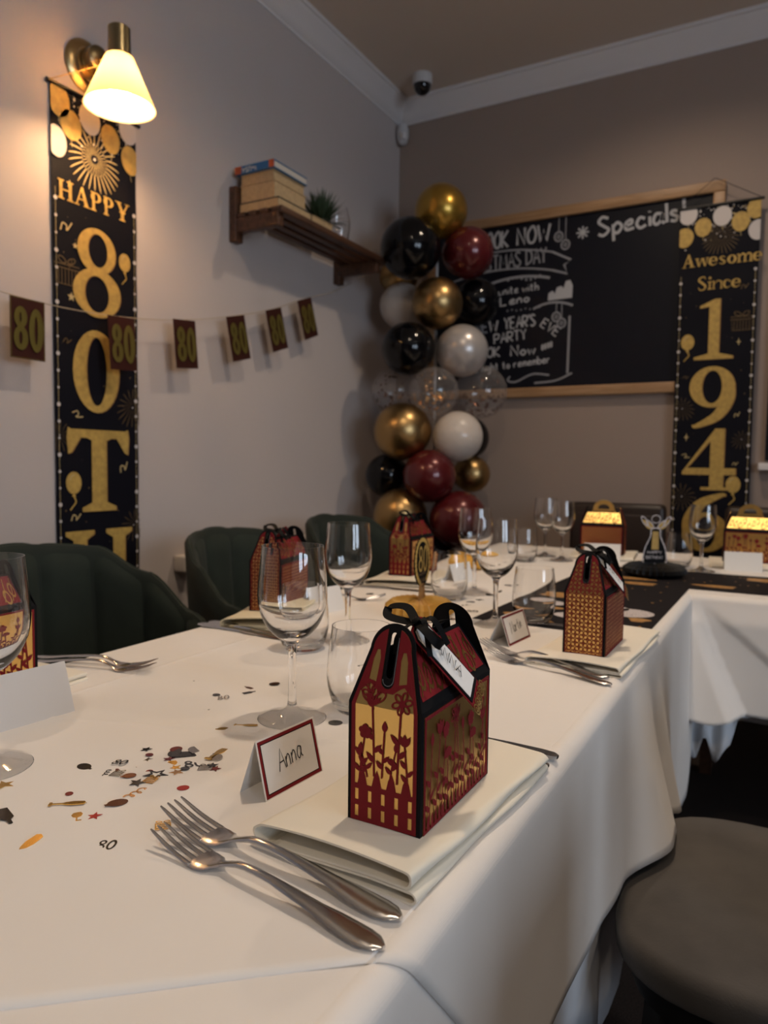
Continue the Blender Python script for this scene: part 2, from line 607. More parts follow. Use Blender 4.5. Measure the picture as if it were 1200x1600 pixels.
# ------------------------------------------------------------------ big serif characters (unit height, given width) for the banners
def serif(mb, ch, x, y, w, h, mp, z=0):
    def P(a, b):
        return (x + a * w, y + b * h)
    def poly(*pts):
        mb.poly2([P(*p) for p in pts], mp, z)
    def rib(pts, ws):
        k = 6
        pp = smooth_pts([(*p, q) for p, q in zip(pts, ws)], k)
        mb.ribbon2([P(p.x, p.y) for p in pp], [p.z * w for p in pp], mp, z)
    def ring(c, ro, ri, ci=None, rot=0):
        mb.ring2(P(*c), (ro[0] * w, ro[1] * h), (ri[0] * w, ri[1] * h), mp, z, 32, P(*ci) if ci else None, rot)
    def stem(cx, tw, y0=0, y1=1, sw=.14, st=.05):
        poly((cx - tw / 2, y0), (cx + tw / 2, y0), (cx + tw / 2, y1), (cx - tw / 2, y1))
        for yy, s in ((y0, 1), (y1, -1)):
            if sw:
                poly((cx - tw / 2 - sw, yy), (cx + tw / 2 + sw, yy), (cx + tw / 2 + sw, yy + s * st), (cx + tw / 2, yy + s * st * 2.2), (cx - tw / 2, yy + s * st * 2.2), (cx - tw / 2 - sw, yy + s * st))
    if ch == '8':
        ring((.5, .745), (.40, .255), (.20, .185), (.52, .755), .06)
        ring((.5, .275), (.50, .275), (.25, .205), (.49, .262), .06)
    elif ch == '0':
        ring((.5, .5), (.5, .5), (.215, .415))
    elif ch == '9':
        ring((.5, .66), (.48, .34), (.21, .27))
        rib([(.86, .72), (.84, .45), (.62, .18), (.2, .02), (.1, .03)], [.24, .27, .22, .1, .03])
    elif ch == '6':
        ring((.5, .34), (.48, .34), (.21, .27))
        rib([(.14, .28), (.16, .55), (.38, .82), (.8, .98), (.9, .97)], [.24, .27, .22, .1, .03])
    elif ch == '1':
        poly((.36, 0), (.64, 0), (.64, 1), (.5, 1), (.12, .9), (.12, .86), (.36, .88))
        poly((0, 0), (1, 0), (1, .045), (.64, .1), (.36, .1), (0, .045))
    elif ch == '4':
        poly((.52, 0), (.78, 0), (.78, 1), (.6, 1), (.52, .86))
        poly((.6, 1), (.66, .95), (.14, .40), (.0, .30))
        poly((0, .25), (1, .25), (1, .36), (.06, .36), (0, .30))
        poly((.36, 0), (.94, 0), (.94, .05), (.36, .05))
    elif ch == 'T':
        stem(.5, .25, 0, .98, .16)
        poly((0, 1), (1, 1), (1, .90), (.62, .90), (.38, .90), (0, .90))
        for s in (0, 1):
            f = (lambda a: a) if s == 0 else (lambda a: 1 - a)
            poly((f(0), 1.02), (f(.05), 1.0), (f(.2), .9), (f(.06), .72), (f(0), .70), (f(-.02), .9))
    elif ch == 'H':
        stem(.2, .2, 0, 1, .11)
        stem(.8, .2, 0, 1, .11)
        poly((.25, .46), (.75, .46), (.75, .54), (.25, .54))
    elif ch == 'A':
        poly((.45, 1), (.56, 1), (.92, .03), (.68, .03), (.44, .82))
        poly((.45, 1), (.50, .88), (.16, .03), (.08, .03))
        poly((.22, .3), (.76, .3), (.74, .37), (.25, .37))
        poly((-.04, 0), (.3, 0), (.3, .05), (-.04, .05))
        poly((.58, 0), (1.04, 0), (1.04, .05), (.58, .05))
    elif ch == 'P':
        stem(.24, .22, 0, 1, .13)
        ring((.45, .73), (.45, .27), (.22, .2), (.42, .73))
    elif ch == 'Y':
        stem(.5, .22, 0, .5, .13)
        poly((.08, .97), (.32, .97), (.6, .44), (.4, .44))
        poly((.82, .97), (.94, .97), (.62, .44), (.5, .44))
        poly((-.04, .95), (.44, .95), (.44, 1), (-.04, 1))
        poly((.68, .95), (1.04, .95), (1.04, 1), (.68, 1))
    elif ch == 'S':
        rib([(.86, .8), (.72, .97), (.3, .95), (.12, .74), (.5, .52), (.86, .28), (.68, .03), (.25, .03), (.06, .22)], [.05, .12, .14, .24, .28, .24, .14, .12, .05])
    elif ch == 'w':
        for a in (0, .48):
            poly((a, .62), (a + .18, .62), (a + .34, 0), (a + .22, 0))
            poly((a + .46, .62), (a + .54, .62), (a + .32, 0), (a + .26, 0))
        poly((-.06, .58), (.26, .58), (.26, .63), (-.06, .63))
        poly((.8, .58), (1.1, .58), (1.1, .63), (.8, .63))
    elif ch == 'e':
        rib([(.84, .33), (.80, .52), (.50, .61), (.16, .48), (.13, .18), (.5, .02), (.94, .15)], [.24, .20, .10, .28, .30, .13, .05])
        poly((.2, .29), (.96, .29), (.96, .36), (.2, .36))
    elif ch == 's':
        rib([(.82, .5), (.5, .6), (.2, .48), (.5, .32), (.8, .16), (.5, .02), (.1, .12)], [.08, .12, .22, .26, .22, .12, .08])
    elif ch == 'o':
        ring((.5, .31), (.5, .32), (.20, .25))
    elif ch in 'mn':
        k = 3 if ch == 'm' else 2
        g = .82 / (k - 1)
        for i in range(k):
            cx = .1 + i * g
            poly((cx - .07, 0), (cx + .07, 0), (cx + .07, .55), (cx - .07, .6))
            poly((cx - .15, 0), (cx + .15, 0), (cx + .15, .05), (cx - .15, .05))
            if i:
                rib([(cx - g + .02, .42), (cx - g * .4, .62), (cx, .5)], [.06, .12, .12])
        poly((-.06, .57), (.14, .57), (.14, .63), (-.06, .63))
    elif ch == 'i':
        stem(.5, .34, 0, .6, .28)
        mb.disc2(P(.5, .86), (.3 * w, .1 * h), mp, z)
    elif ch == 'c':
        rib([(.92, .46), (.6, .6), (.2, .5), (.16, .2), (.5, .03), (.94, .14)], [.2, .1, .26, .26, .12, .05])

# ------------------------------------------------------------------ the setting
struct(MB().box((XL - .1, YF - .1, -.1), (XR + .1, YB + .1, 0)).build('floor', M['carpet']))
struct(MB().box((XL - .1, YF - .1, ZC), (XR + .1, YB + .1, ZC + .1)).build('ceiling', M['ceiling']))
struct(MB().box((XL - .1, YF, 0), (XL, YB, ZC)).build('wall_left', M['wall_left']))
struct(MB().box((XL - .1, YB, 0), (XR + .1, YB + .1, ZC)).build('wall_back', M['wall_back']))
struct(MB().box((XL - .1, YF - .1, 0), (XR + .1, YF, ZC)).build('wall_front', M['wall_other']))
wr = MB()
z0, z1 = 1.0, 2.3
wr.box((XR, YF, 0), (XR + .1, YB, z0)).box((XR, YF, z1), (XR + .1, YB, ZC))
ys = [YF] + [a for w in WINS for a in w] + [YB]
for a, b in zip(ys[::2], ys[1::2]):
    wr.box((XR, a, z0), (XR + .1, b, z1))
struct(wr.build('wall_right', M['wall_other']))
for i, (a, b) in enumerate(WINS):
    fr = MB()
    fr.box((XR - .01, a, z0), (XR + .06, a + .06, z1)).box((XR - .01, b - .06, z0), (XR + .06, b, z1))
    fr.box((XR - .01, a + .06, z0), (XR + .06, b - .06, z0 + .06)).box((XR - .01, a + .06, z1 - .06), (XR + .06, b - .06, z1))
    c = (a + b) / 2
    fr.box((XR, c - .03, z0 + .06), (XR + .05, c + .03, z1 - .06))
    struct(fr.build('window_%d' % (i + 1), M['trim']))

# coved cornice along left and back walls
PROF = [(0, 2.755), (.006, 2.755), (.006, 2.765), (.016, 2.772), (.03, 2.79), (.048, 2.812), (.066, 2.826), (.07, 2.834), (.08, 2.836), (.08, ZC)]
def cornice(name, run):
    vs, fs = [], []
    for k in (0, 1):
        for d, z in PROF + [(0, ZC)]:
            vs.append(run(d, z, k))
    n = len(PROF) + 1
    for i in range(n - 1):
        fs.append((i, i + 1, n + i + 1, n + i))
    fs += [tuple(range(n)), tuple(range(n, 2 * n))]
    return struct(MB().add(vs, fs).build(name, M['trim'], smooth=True))
cornice('trim_1', lambda d, z, k: (XL + d, YF if k == 0 else YB - d, z))
cornice('trim_2', lambda d, z, k: (XL + d if k == 0 else XR, YB - d, z))
struct(MB().box((XL, YF, 0), (XL + .018, YB, .12)).build('baseboard_left', M['trim']))
struct(MB().box((XL + .018, YB - .018, 0), (XR, YB, .12)).build('baseboard_back', M['trim']))

# ------------------------------------------------------------------ tables and cloths
def table(label, x0, x1, y0, y1, top=.745):
    t = thing('dining_table', label, 'table', ((x0 + x1) / 2, (y0 + y1) / 2, 0))
    hx, hy = (x1 - x0) / 2, (y1 - y0) / 2
    MB().rbox((-hx, -hy, top - .03), (hx, hy, top), .006).build('tabletop', M['table'], t)
    for sx in (-1, 1):
        for sy in (-1, 1):
            MB().lathe([(.028, 0), (.03, .02), (.034, top - .03)], 16, (sx * (hx - .09), sy * (hy - .09), 0)).build('leg', M['leg'], t, True)
    return t
NX0, NX1 = -.925, -.20
TY0, TY1 = 1.87, 2.66
table('long dining table running away from the camera under white cloths', NX0, NX1, -.75, 1.84)
table('dining table across the far end of the room under a white cloth', -.95, 1.6, TY0 + .01, TY1 - .01)

def interp(tab, t):
    if t <= tab[0][0]:
        return tab[0][1]
    for (a, b), (c, d) in zip(tab, tab[1:]):
        if t <= c:
            s = (t - a) / (c - a)
            s = s * s * (3 - 2 * s)
            return b + (d - b) * s
    return tab[-1][1]

def lin(a, b, n):
    return [a + (b - a) * i / n for i in range(n + 1)]

BULGE = [(-.8, .01), (.0, .012), (.38, .004), (.6, .004), (.86, .006), (1.0, .014), (1.13, .062), (1.20, .058), (1.26, .03), (1.31, .052), (1.40, .03), (1.52, .008), (1.62, .004), (1.70, .012), (1.78, .016), (1.9, .01)]
HEM = [(-.8, .49), (.4, .49), (.9, .475), (1.13, .485), (1.26, .47), (1.31, .46), (1.45, .43), (1.68, .30), (1.74, .30), (1.85, .42)]
CREASE_Y = [.72, 1.02]
def cloth_long(name, y0, y1, edge_x1, edge_x0, top, ny, m, hem_off=0, bul=1.0, skew=False):
    """cloth over the long table: across = left drape, top, right drape; along = y"""
    ys = sorted(set(lin(y0, y1, ny) + [c + d for c in CREASE_Y for d in (-.004, -.002, 0, .002, .004) if y0 < c + d < y1]))
    xs = sorted(set(lin(edge_x0 + .02, edge_x1 - .02, 24) + [-.79 + d for d in (-.004, -.002, 0, .002, .004)]))
    vs, rows = [], []
    for y in ys:
        row = []
        hem = interp(HEM, y) + hem_off
        hemL = .50 + .02 * sin(y * 5)
        wob = .016 * sin(y * 17) + .010 * sin(y * 31 + 1)
        def drape(side, t):
            # t 0..1 from table edge down to hem
            h = hem if side > 0 else hemL
            z = top - .016 - (top - .016 - h) * t
            e = edge_x1 if side > 0 else edge_x0
            bl = interp(BULGE, y) * bul if side > 0 else .012 + wob
            off = bl * t ** 1.25
            return (e + side * off, y, z)
        arc = [(.02 * (1 - sin(a)), .016 * (1 - cos(a))) for a in (0, .3, .6, .9, 1.2)]
        for t in lin(1, 0, 10):
            row.append(drape(-1, t))
        for dx, dz in arc[::-1]:
            row.append((edge_x0 + dx, y, top - dz))
        for x in xs:
            z = top
            for c in CREASE_Y:
                z += .0011 * math.exp(-((y - c) / .0022) ** 2)
            z += .0011 * math.exp(-((x + .79) / .0022) ** 2)
            row.append((x, y, z))
        for dx, dz in arc:
            row.append((edge_x1 - dx, y, top - dz))
        for t in lin(0, 1, 22):
            row.append(drape(1, t))
        rows.append(row)
    n = len(rows[0])
    fs = []
    if skew:
        # the near hem runs slantwise over the table and down the drape
        Y = .95
        for r in rows:
            s_ = 0
            for k, p in enumerate(r):
                if k:
                    o = r[k - 1][0]
                    s_ += math.hypot(p[0] - o[0], p[2] - o[2])
                r[k] = (p, s_)
            for k, (p, q) in enumerate(r):
                ye = .363 + .87 * (q - s_ + .262 + .008)
                y = p[1]
                if y < Y:
                    y = ye + (y - y0) / (Y - y0) * (Y - ye)
                r[k] = (p[0], y, p[2])
    for r in rows:
        vs += r
    for i in range(len(rows) - 1):
        for k in range(n - 1):
            fs.append((i * n + k, (i + 1) * n + k, (i + 1) * n + k + 1, i * n + k + 1))
    o = MB().add(vs, fs).build(name, m, smooth=True, fix=False, angle=60)
    md = o.modifiers.new('hem thickness', 'SOLIDIFY')
    md.thickness = .0012
    md.offset = -1
    return o
tag(cloth_long('tablecloth', .365, 1.865, -.19, -.935, TT, 130, M['cloth'], skew=True), 'white cloth with hanging folds over the long table, under the first place settings', 'tablecloth')
tag(cloth_long('tablecloth', -.76, .66, -.192, -.933, TT - .0010, 60, M['cloth'], .0), 'white cloth of the near table end, tucked under the next cloth at bottom edge', 'tablecloth')

def under_cloth(name, pts_top, hemz, m, label, amp=.02, seed=1):
    """short hanging under-cloth seen below the hem: wavy sheet along a top line"""
    vs, fs = [], []
    n = len(pts_top)
    for k, t in enumerate(lin(0, 1, 12)):
        for i, (x, y, zt, nx, ny) in enumerate(pts_top):
            o = amp * t * sin(i * 1.1 + seed)
            hz = hemz[i]
            vs.append((x + nx * o, y + ny * o, zt + (hz - zt) * t))
    for k in range(12):
        for i in range(n - 1):
            fs.append((k * n + i, k * n + i + 1, (k + 1) * n + i + 1, (k + 1) * n + i))
    o = MB().add(vs, fs).build(name, m, smooth=True, fix=False, angle=60)
    md = o.modifiers.new('hem thickness', 'SOLIDIFY')
    md.thickness = .0012
    return tag(o, label, 'tablecloth')
ptsu = [(-.203, y, .742, 1, 0) for y in lin(.55, 1.35, 24)]
under_cloth('under_cloth', ptsu, [.34 - .12 * math.exp(-((p[1] - 1.06) / .10) ** 2) for p in ptsu], M['cloth2'], 'pale blue-white under-cloth hanging below the long table cloth beside the grey chair', .008)

# far cloth: top, front drape with a gathered corner, back and left edges
def cloth_far():
    vs, fs = [], []
    x0, x1 = -.955, 1.62
    xs = sorted(set(lin(x0, -.22, 18) + lin(-.22, .15, 90) + lin(.15, x1, 30)))
    def yoff(x, t):
        xv = -.176 + .112 * t
        if x < xv:
            q = min(1, (xv - x) / .035)
            return .014 + .058 * t * q * q * (3 - 2 * q)
        d = (x + .168 - .30 * (t - .04))
        q = max(0, min(1, d / .03))
        return .006 + .009 * q * q * (3 - 2 * q)
    def hem(x):
        return interp([(-.96, .48), (-.21, .47), (-.14, .462), (-.07, .478), (.1, .478), (1.7, .47)], x)
    rows = []
    top = TT - .0008
    for x in xs:
        r = []
        for t in lin(1, 0, 34):
            h = hem(x)
            r.append((x, TY0 - .012 - yoff(x, t) * min(1, t * 6), top - .016 - (top - .016 - h) * t))
        for a in (1.2, .9, .6, .3, 0):
            r.append((x, TY0 - .012 + .02 * (1 - sin(a)), top - .016 * (1 - cos(a))))
        for y in lin(TY0 + .02, TY1 - .02, 12):
            r.append((x, y, top))
        for a in (0, .4, .8, 1.2):
            r.append((x, TY1 + .012 - .02 * (1 - sin(a)), top - .016 * (1 - cos(a))))
        for t in lin(0, 1, 8):
            r.append((x, TY1 + .012 + .02 * t * (1 + sin(x * 21)) / 2, top - .016 - .25 * t))
        rows.append(r)
    n = len(rows[0])
    for r in rows:
        vs += r
    for i in range(len(rows) - 1):
        for k in range(n - 1):
            fs.append((i * n + k, i * n + k + 1, (i + 1) * n + k + 1, (i + 1) * n + k))
    o = MB().add(vs, fs).build('tablecloth', M['cloth'], smooth=True, fix=False, angle=60)
    md = o.modifiers.new('hem thickness', 'SOLIDIFY')
    md.thickness = .0012
    tag(o, 'white cloth over the far cross table, gathered in folds at its corner', 'tablecloth')
cloth_far()
ptsu = [(x, 1.868, .70, 0, -1) for x in lin(-.19, .1, 40)]
under_cloth('under_cloth', ptsu, [interp([(-.19, .36), (-.172, .345), (-.15, .41), (-.128, .345), (-.10, .39), (-.075, .47), (.2, .52)], p[0]) for p in ptsu], M['cloth2'], 'blue-tinted under-cloth corner hanging below the far table cloth', .008, 2)

# black printed runner: down the long table's right side, then along the cross table
RZ = TT + .0012
rn = thing('table_runner', 'black table runner printed with gold and glitter motifs, turning the corner onto the far table', 'runner', (0, 0, 0))
MB().plate([(-.53, 1.31), (-.212, 1.30), (-.205, 1.93), (1.5, 1.93), (1.5, 2.30), (-.50, 2.24)], [], .0014, XY, RZ - .0006).build('runner_cloth', M['runner'], rn)
rg, rwm = MB(), MB()
def mpr(u, v, w):
    return (u, v, RZ + .0010 + w)
random.seed(3)
def blob(mb, cx, cy, rx, ry, rot=0, wob=.25):
    k = 16
    ph = random.random() * 6
    pts = []
    for i in range(k):
        a = 2 * PI * i / k
        q = 1 + wob * sin(3 * a + ph) * .6 + wob * .4 * sin(5 * a + ph)
        x, y = rx * q * cos(a), ry * q * sin(a)
        pts.append((cx + x * cos(rot) - y * sin(rot), cy + x * sin(rot) + y * cos(rot)))
    mb.poly2(pts, mpr)
for c in [(-.47, 1.40, .030, .014, .4), (-.40, 1.36, .018, .010, 0), (-.44, 1.66, .055, .035, .1), (-.40, 1.80, .05, .03, .0), (-.255, 1.345, .03, .016, .8), (-.245, 1.47, .02, .02, 0), (-.28, 1.40, .02, .01, 1), (-.15, 2.0, .05, .022, 0),
          (-.04, 2.18, .055, .03, 0), (.03, 1.98, .06, .03, 0), (.2, 2.1, .08, .05, 0), (-.36, 2.02, .06, .02, 0), (-.33, 1.94, .05, .022, 0), (.05, 2.08, .02, .02, 0), (-.46, 2.15, .03, .03, 0), (-.42, 1.50, .028, .012, 0)]:
    b_ = MB()
    blob(b_, *c[:4], c[4])
    b_.build('gold_motif', M['rgold'], rn, fix=False)
for i in range(40):
    rg.disc2((random.uniform(-.5, -.23), random.uniform(1.33, 2.2)), random.uniform(.0015, .004), mpr, 0, 8)
for i in range(40):
    rg.disc2((random.uniform(-.3, .4), random.uniform(1.95, 2.26)), random.uniform(.002, .004), mpr, 0, 8)
for c in [(-.36, 1.44, .045, .03), (-.33, 1.56, .05, .035), (-.275, 1.53, .05, .045), (-.45, 1.55, .04, .03)]:
    MB().disc2(c[:2], c[2:], mpr, .0004, 22).build('glitter_motif', M['rwhite'], rn, fix=False)
rg.build('gold_specks', M['rgold'], rn, fix=False)['kind'] = 'stuff'

# ------------------------------------------------------------------ glasses
def glass_mesh(name, outer, inner, seg=40):
    prof = outer + inner[::-1]
    return MB().lathe(prof, seg, cap=False).mesh(name, M['glass'], True, angle=60)
def dense(p, n=4):
    q = smooth_pts([(a, b, 0) for a, b in p], n)
    return [(max(v.x, 0), v.y) for v in q]
WO = [(.0004, .0005), (.037, .0005), (.0395, .0016), (.0385, .0026)] + dense([(.030, .0045), (.016, .0085), (.0075, .0135), (.0050, .021), (.0045, .040), (.0046, .065), (.0054, .082), (.009, .0905), (.018, .0965), (.029, .108), (.0365, .124), (.0395, .141), (.0392, .155), (.0375, .175), (.0357, .194), (.0352, .2008)], 4)
WI = [(.0003, .0985)] + dense([(.006, .0990), (.016, .1022), (.0272, .111), (.0353, .1255), (.0384, .141), (.0382, .155), (.0365, .175), (.0347, .194), (.0342, .2008)], 4)
WINE = glass_mesh('wine_glass', WO, WI)
TO = [(.0004, .0005)] + dense([(.025, .0006), (.030, .003), (.036, .014), (.0405, .032), (.0415, .050), (.0395, .075), (.0365, .0985), (.0357, .1048)], 5)
TI = [(.0003, .0075)] + dense([(.020, .0080), (.030, .0135), (.0355, .0225), (.0393, .036), (.0402, .050), (.0383, .075), (.0353, .0985), (.0346, .1048)], 5)
TUMB = glass_mesh('tumbler', TO, TI)
GZ = TT + .0002
for (x, y, s, lab) in [(-.498, .678, 1.02, 'clear wine glass standing behind the card reading Anna'), (-.641, 1.029, 1, 'tall wine glass in front of the second green chair, left of the gold honeycomb'),
                       (-.472, 1.282, 1, 'wine glass beside the Martin place card at the runner end'), (-.632, 1.572, 1, 'wine glass half hidden behind the one by the Martin card'),
                       (-.70, 2.36, .97, 'left one of two wine glasses close together on the far table'), (-.624, 2.29, .95, 'right one of two wine glasses close together on the far table'),
                       (-.213, 2.284, .97, 'wine glass in front of the right hand banner on the far table'), (-.668, .414, 1.03, 'wine glass cut off by the left edge of the photo')]:
    o = link('wine_glass', WINE)
    o.location = (x, y, GZ)
    o.scale = (s, s, s)
    tag(o, lab, 'wine glass', 'wine glasses on the tables')
for (x, y, s, lab) in [(-.445, .746, 1.0, 'stemless tumbler behind the Anna gift box'), (-.675, .948, 1.0, 'stemless tumbler seen through the big wine glass, by the left lattice box'),
                       (-.417, 1.343, 1, 'stemless tumbler standing on the runner end behind the Martin card'), (-.655, 1.48, 1, 'tumbler right of the gold number topper, by the white place card'),
                       (-.719, 2.2, 1, 'tumbler behind the runner near the balloon column'), (-.284, 2.35, 1, 'tumbler right of the black bottle centrepiece')]:
    o = link('tumbler', TUMB)
    o.location = (x, y, TT + (.002 if y == 1.343 else .0002))
    o.scale = (s, s, s)
    tag(o, lab, 'tumbler', 'tumblers on the tables')

# ------------------------------------------------------------------ cutlery
def fork_meshes():
    ZP = [(p.x, p.y) for p in smooth_pts([(-.01, .0185, 0), (0, .0150, 0), (.022, .0078, 0), (.045, .0034, 0), (.060, .0036, 0), (.074, .0085, 0), (.090, .0128, 0), (.112, .0130, 0), (.15, .0090, 0), (.19, .0044, 0), (.215, .0034, 0)], 8)]
    def zc(s):
        for (a, b), (c, d) in zip(ZP, ZP[1:]):
            if s <= c:
                return b + (d - b) * (s - a) / (c - a)
        return ZP[-1][1]
    def loft(ss, wf, tf, x0=0.0):
        vs, fs = [], []
        for s in ss:
            w, t, c = wf(s) / 2, tf(s), x0(s) if callable(x0) else x0
            z = zc(s)
            for a, b in ((-1, 0), (-.8, .75), (-.35, 1), (.35, 1), (.8, .75), (1, 0), (.8, -.75), (.35, -1), (-.35, -1), (-.8, -.75)):
                vs.append((c + a * w, s, z + b * t))
        n, k = len(ss), 10
        for i in range(n - 1):
            for j in range(k):
                fs.append((i * k + j, i * k + (j + 1) % k, (i + 1) * k + (j + 1) % k, (i + 1) * k + j))
        fs += [tuple(range(k))[::-1], tuple((n - 1) * k + j for j in range(k))]
        return MB().add(vs, fs)
    ms = {}
    ms['handle'] = loft([.070, .078, .086, .094, .104, .12, .14, .16, .175, .188, .198, .206, .211, .2135], lambda s: interp([(.07, .0075), (.09, .0062), (.11, .0068), (.15, .0115), (.185, .0195), (.2, .0195), (.208, .0155), (.2135, .004)], s), lambda s: interp([(.07, .0013), (.09, .0020), (.15, .0016), (.2135, .0012)], s)).mesh('handle', M['steel'], True)
    ms['head'] = loft([.044, .048, .052, .056, .060, .064, .068, .072], lambda s: interp([(.044, .0252), (.052, .0255), (.06, .022), (.066, .013), (.072, .0074)], s), lambda s: .0011).mesh('head', M['steel'], True)
    for i in range(4):
        xx = (-.0105, -.0035, .0035, .0105)[i]
        ms['tine%d' % i] = loft(lin(0, .046, 12), lambda s: interp([(0, .0014), (.004, .0026), (.02, .0036), (.046, .0042)], s), lambda s: interp([(0, .0006), (.01, .0011), (.046, .0011)], s), lambda s, xx=xx: xx * interp([(0, .92), (.046, 1)], s)).mesh('tine', M['steel'], True)
    return ms
FM = fork_meshes()
def fork(tip, end, label, lift=0, group='forks at the place settings'):
    d = Vector((end[0] - tip[0], end[1] - tip[1], 0))
    L = .2135
    sc = min(1.08, max(.94, d.length / L))
    t = thing('fork', label, 'fork', (tip[0], tip[1], TT + .0002 + lift), math.atan2(d.y, d.x) - PI / 2, group)
    t.scale = (sc, sc, sc)
    for k, m in FM.items():
        link('tine' if k.startswith('tine') else k, m, t)
    return t
fork((-.419, .399), (-.205, .3745), 'nearest fork lying with its tines towards the foil confetti')
fork((-.438, .428), (-.204, .404), 'second fork, crossing behind the nearest fork beside the Anna napkin', .0008)
fork((-.785, .737), (-.965, .693), 'fork with raised tines at the left table edge by the blank card', .0005)
fork((-.772, .722), (-.965, .672), 'fork tucked under the one at the left table edge, by the blank card')
fork((-.430, 1.105), (-.200, 1.032), 'rear fork of the pair in front of the Martin napkin')
fork((-.400, 1.060), (-.200, 1.005), 'front fork of the pair beside the Martin napkin')
fork((-.765, 1.385), (-.935, 1.27), 'fork behind the tall wine glass near the gold honeycomb')

def knife_part(name, st):
    vs, fs = [], []
    for q, w, t in st:
        for x, z in ((-w, 0), (-w * .7, t), (w * .7, t), (w, 0), (w * .7, -t), (-w * .7, -t)):
            vs.append((x, q, .0034 + z))
    n = len(st)
    for i in range(n - 1):
        for j in range(6):
            fs.append((i * 6 + j, i * 6 + (j + 1) % 6, (i + 1) * 6 + (j + 1) % 6, (i + 1) * 6 + j))
    fs += [tuple(range(6))[::-1], tuple((n - 1) * 6 + j for j in range(6))]
    return MB().add(vs, fs).mesh(name, M['steel'], True)
KB = knife_part('blade', [(0, .0035, .0005), (.01, .0085, .0006), (.04, .0098, .0008), (.1, .0095, .0009), (.118, .0062, .0016)])
KH = knife_part('handle', [(.1181, .0062, .0018), (.13, .0062, .0026), (.17, .0080, .0030), (.205, .0098, .0026), (.218, .0085, .0022), (.223, .004, .0015)])
def knife(tip, end, label, lift=0):
    d = Vector((end[0] - tip[0], end[1] - tip[1], 0))
    t = thing('knife', label, 'knife', (end[0], end[1], TT + .0002 + lift), 0, 'knives at the place settings')
    a = math.atan2(d.y, d.x) - PI / 2
    t.rotation_euler = (0, 0, a)
    off = Vector((0, .223, 0))
    t.location = Vector((end[0], end[1], TT + .0002 + lift)) - Matrix.Rotation(a, 3, 'Z') @ off
    link('blade', KB, t)
    link('handle', KH, t)
knife((-.41, .728), (-.194, .7195), 'knife with its handle sticking out right of the Anna gift box')
knife((-.41, .700), (-.196, .6925), 'knife half under the corner of the Anna napkin')
knife((-.72, .978), (-.935, .985), 'knife nearer the camera beside the left lattice box napkin')
knife((-.72, 1.000), (-.930, 1.008), 'knife behind the nearer one beside the left lattice box napkin')
knife((-.70, 1.535), (-.925, 1.500), 'knife in front of the far left napkin with the floral box')
knife((-.42, 1.328), (-.198, 1.352), 'knife between the runner end and the Martin napkin')

# ------------------------------------------------------------------ folded napkins
def napkin(label, cx, cy, w, l, rz, m='napkin', layers=4, gap=.0042, open_=.006, seed=0):
    """an S-folded cloth: serpentine section in x-z carried along y"""
    rnd = random.Random(seed)
    t = .0017
    xa = w / 2
    g1, g2 = gap, gap + open_
    zb = (.0009, .0009 + g1, .0009 + g1 + .0022, .0009 + g1 + .0022 + g2)
    pts = []
    def run(z, xs, hump):
        for x in xs:
            q = (x + xa) / (2 * xa)
            pts.append((x, z(q) if callable(z) else z + hump * sin(PI * q)))
    def uturn(xc, za, zc, s):
        r = (zc - za) / 2
        for a in (-60, -25, 10, 45, 75):
            pts.append((xc + s * r * 1.1 * cos(math.radians(a)), za + r + r * sin(math.radians(a))))
    run(zb[0], lin(-xa * .96, xa, 9), .0002)
    uturn(xa, zb[0], zb[1], 1)
    run(lambda q: zb[0] + .0018 + (zb[1] - zb[0] - .0018) * min(1, q * 1.3), lin(xa * .96, -xa * .80, 8), 0)
    run(lambda q: zb[0] + .0038 + (zb[2] - zb[0] - .0038) * min(1, q * 1.3), lin(-xa * .82, xa * .95, 8), 0)
    uturn(xa * .95, zb[2], zb[3], 1)
    run(lambda q: zb[2] + (zb[3] - zb[2]) * (.62 + .38 * q ** .5) + .0030 * sin(PI * q), lin(xa * .92, -xa * .93, 11), 0)
    for a in (110, 150, 180, 215, 250):
        h = (zb[2] + (zb[3] - zb[2]) * .62) / 2
        pts.append((-xa * .93 + .010 * cos(math.radians(a)), h + h * .97 * sin(math.radians(a)) + .0006))
    run(.0027, lin(-xa * .9, -xa * .5, 4), 0)
    sec = smooth_pts([(p[0], p[1], 0) for p in pts], 2)
    n = len(sec)
    th = []
    for i, p in enumerate(sec):
        a, b = sec[max(i - 1, 0)], sec[min(i + 1, n - 1)]
        d = (b - a).normalized()
        th.append((Vector((-d.y, d.x, 0))))
    vs, fs = [], []
    yy = lin(-l / 2, l / 2, 14)
    zmax = max(p.y for p in sec)
    for j, y in enumerate(yy):
        # the fold flattens away from the open end
        f = interp([(0, 1), (.3, .86), (1, .8)], j / 14)
        for s in (1, -1):
            for p, nn in zip(sec, th):
                q = p + nn * s * t / 2
                vs.append((q.x + .0012 * sin(j * .7 + q.y * 300), y, max(q.y * f, .0002)))
    for j in range(14):
        for side in (0, 1):
            o = (j * 2 + side) * n
            o2 = ((j + 1) * 2 + side) * n
            for i in range(n - 1):
                fs.append((o + i, o + i + 1, o2 + i + 1, o2 + i))
        for i in (0, n - 1):
            fs.append((j * 2 * n + i, (j * 2 + 1) * n + i, ((j + 1) * 2 + 1) * n + i, (j + 1) * 2 * n + i))
    for j in (0, 14):
        for i in range(n - 1):
            fs.append((j * 2 * n + i, j * 2 * n + i + 1, (j * 2 + 1) * n + i + 1, (j * 2 + 1) * n + i))
    o = MB().add(vs, fs).build('napkin', M[m], smooth=True, angle=70)
    o.location = (cx, cy, TT + .0003)
    o.rotation_euler = (0, 0, rz)
    return tag(o, label, 'napkin', 'folded napkins at the place settings'), zmax * .8
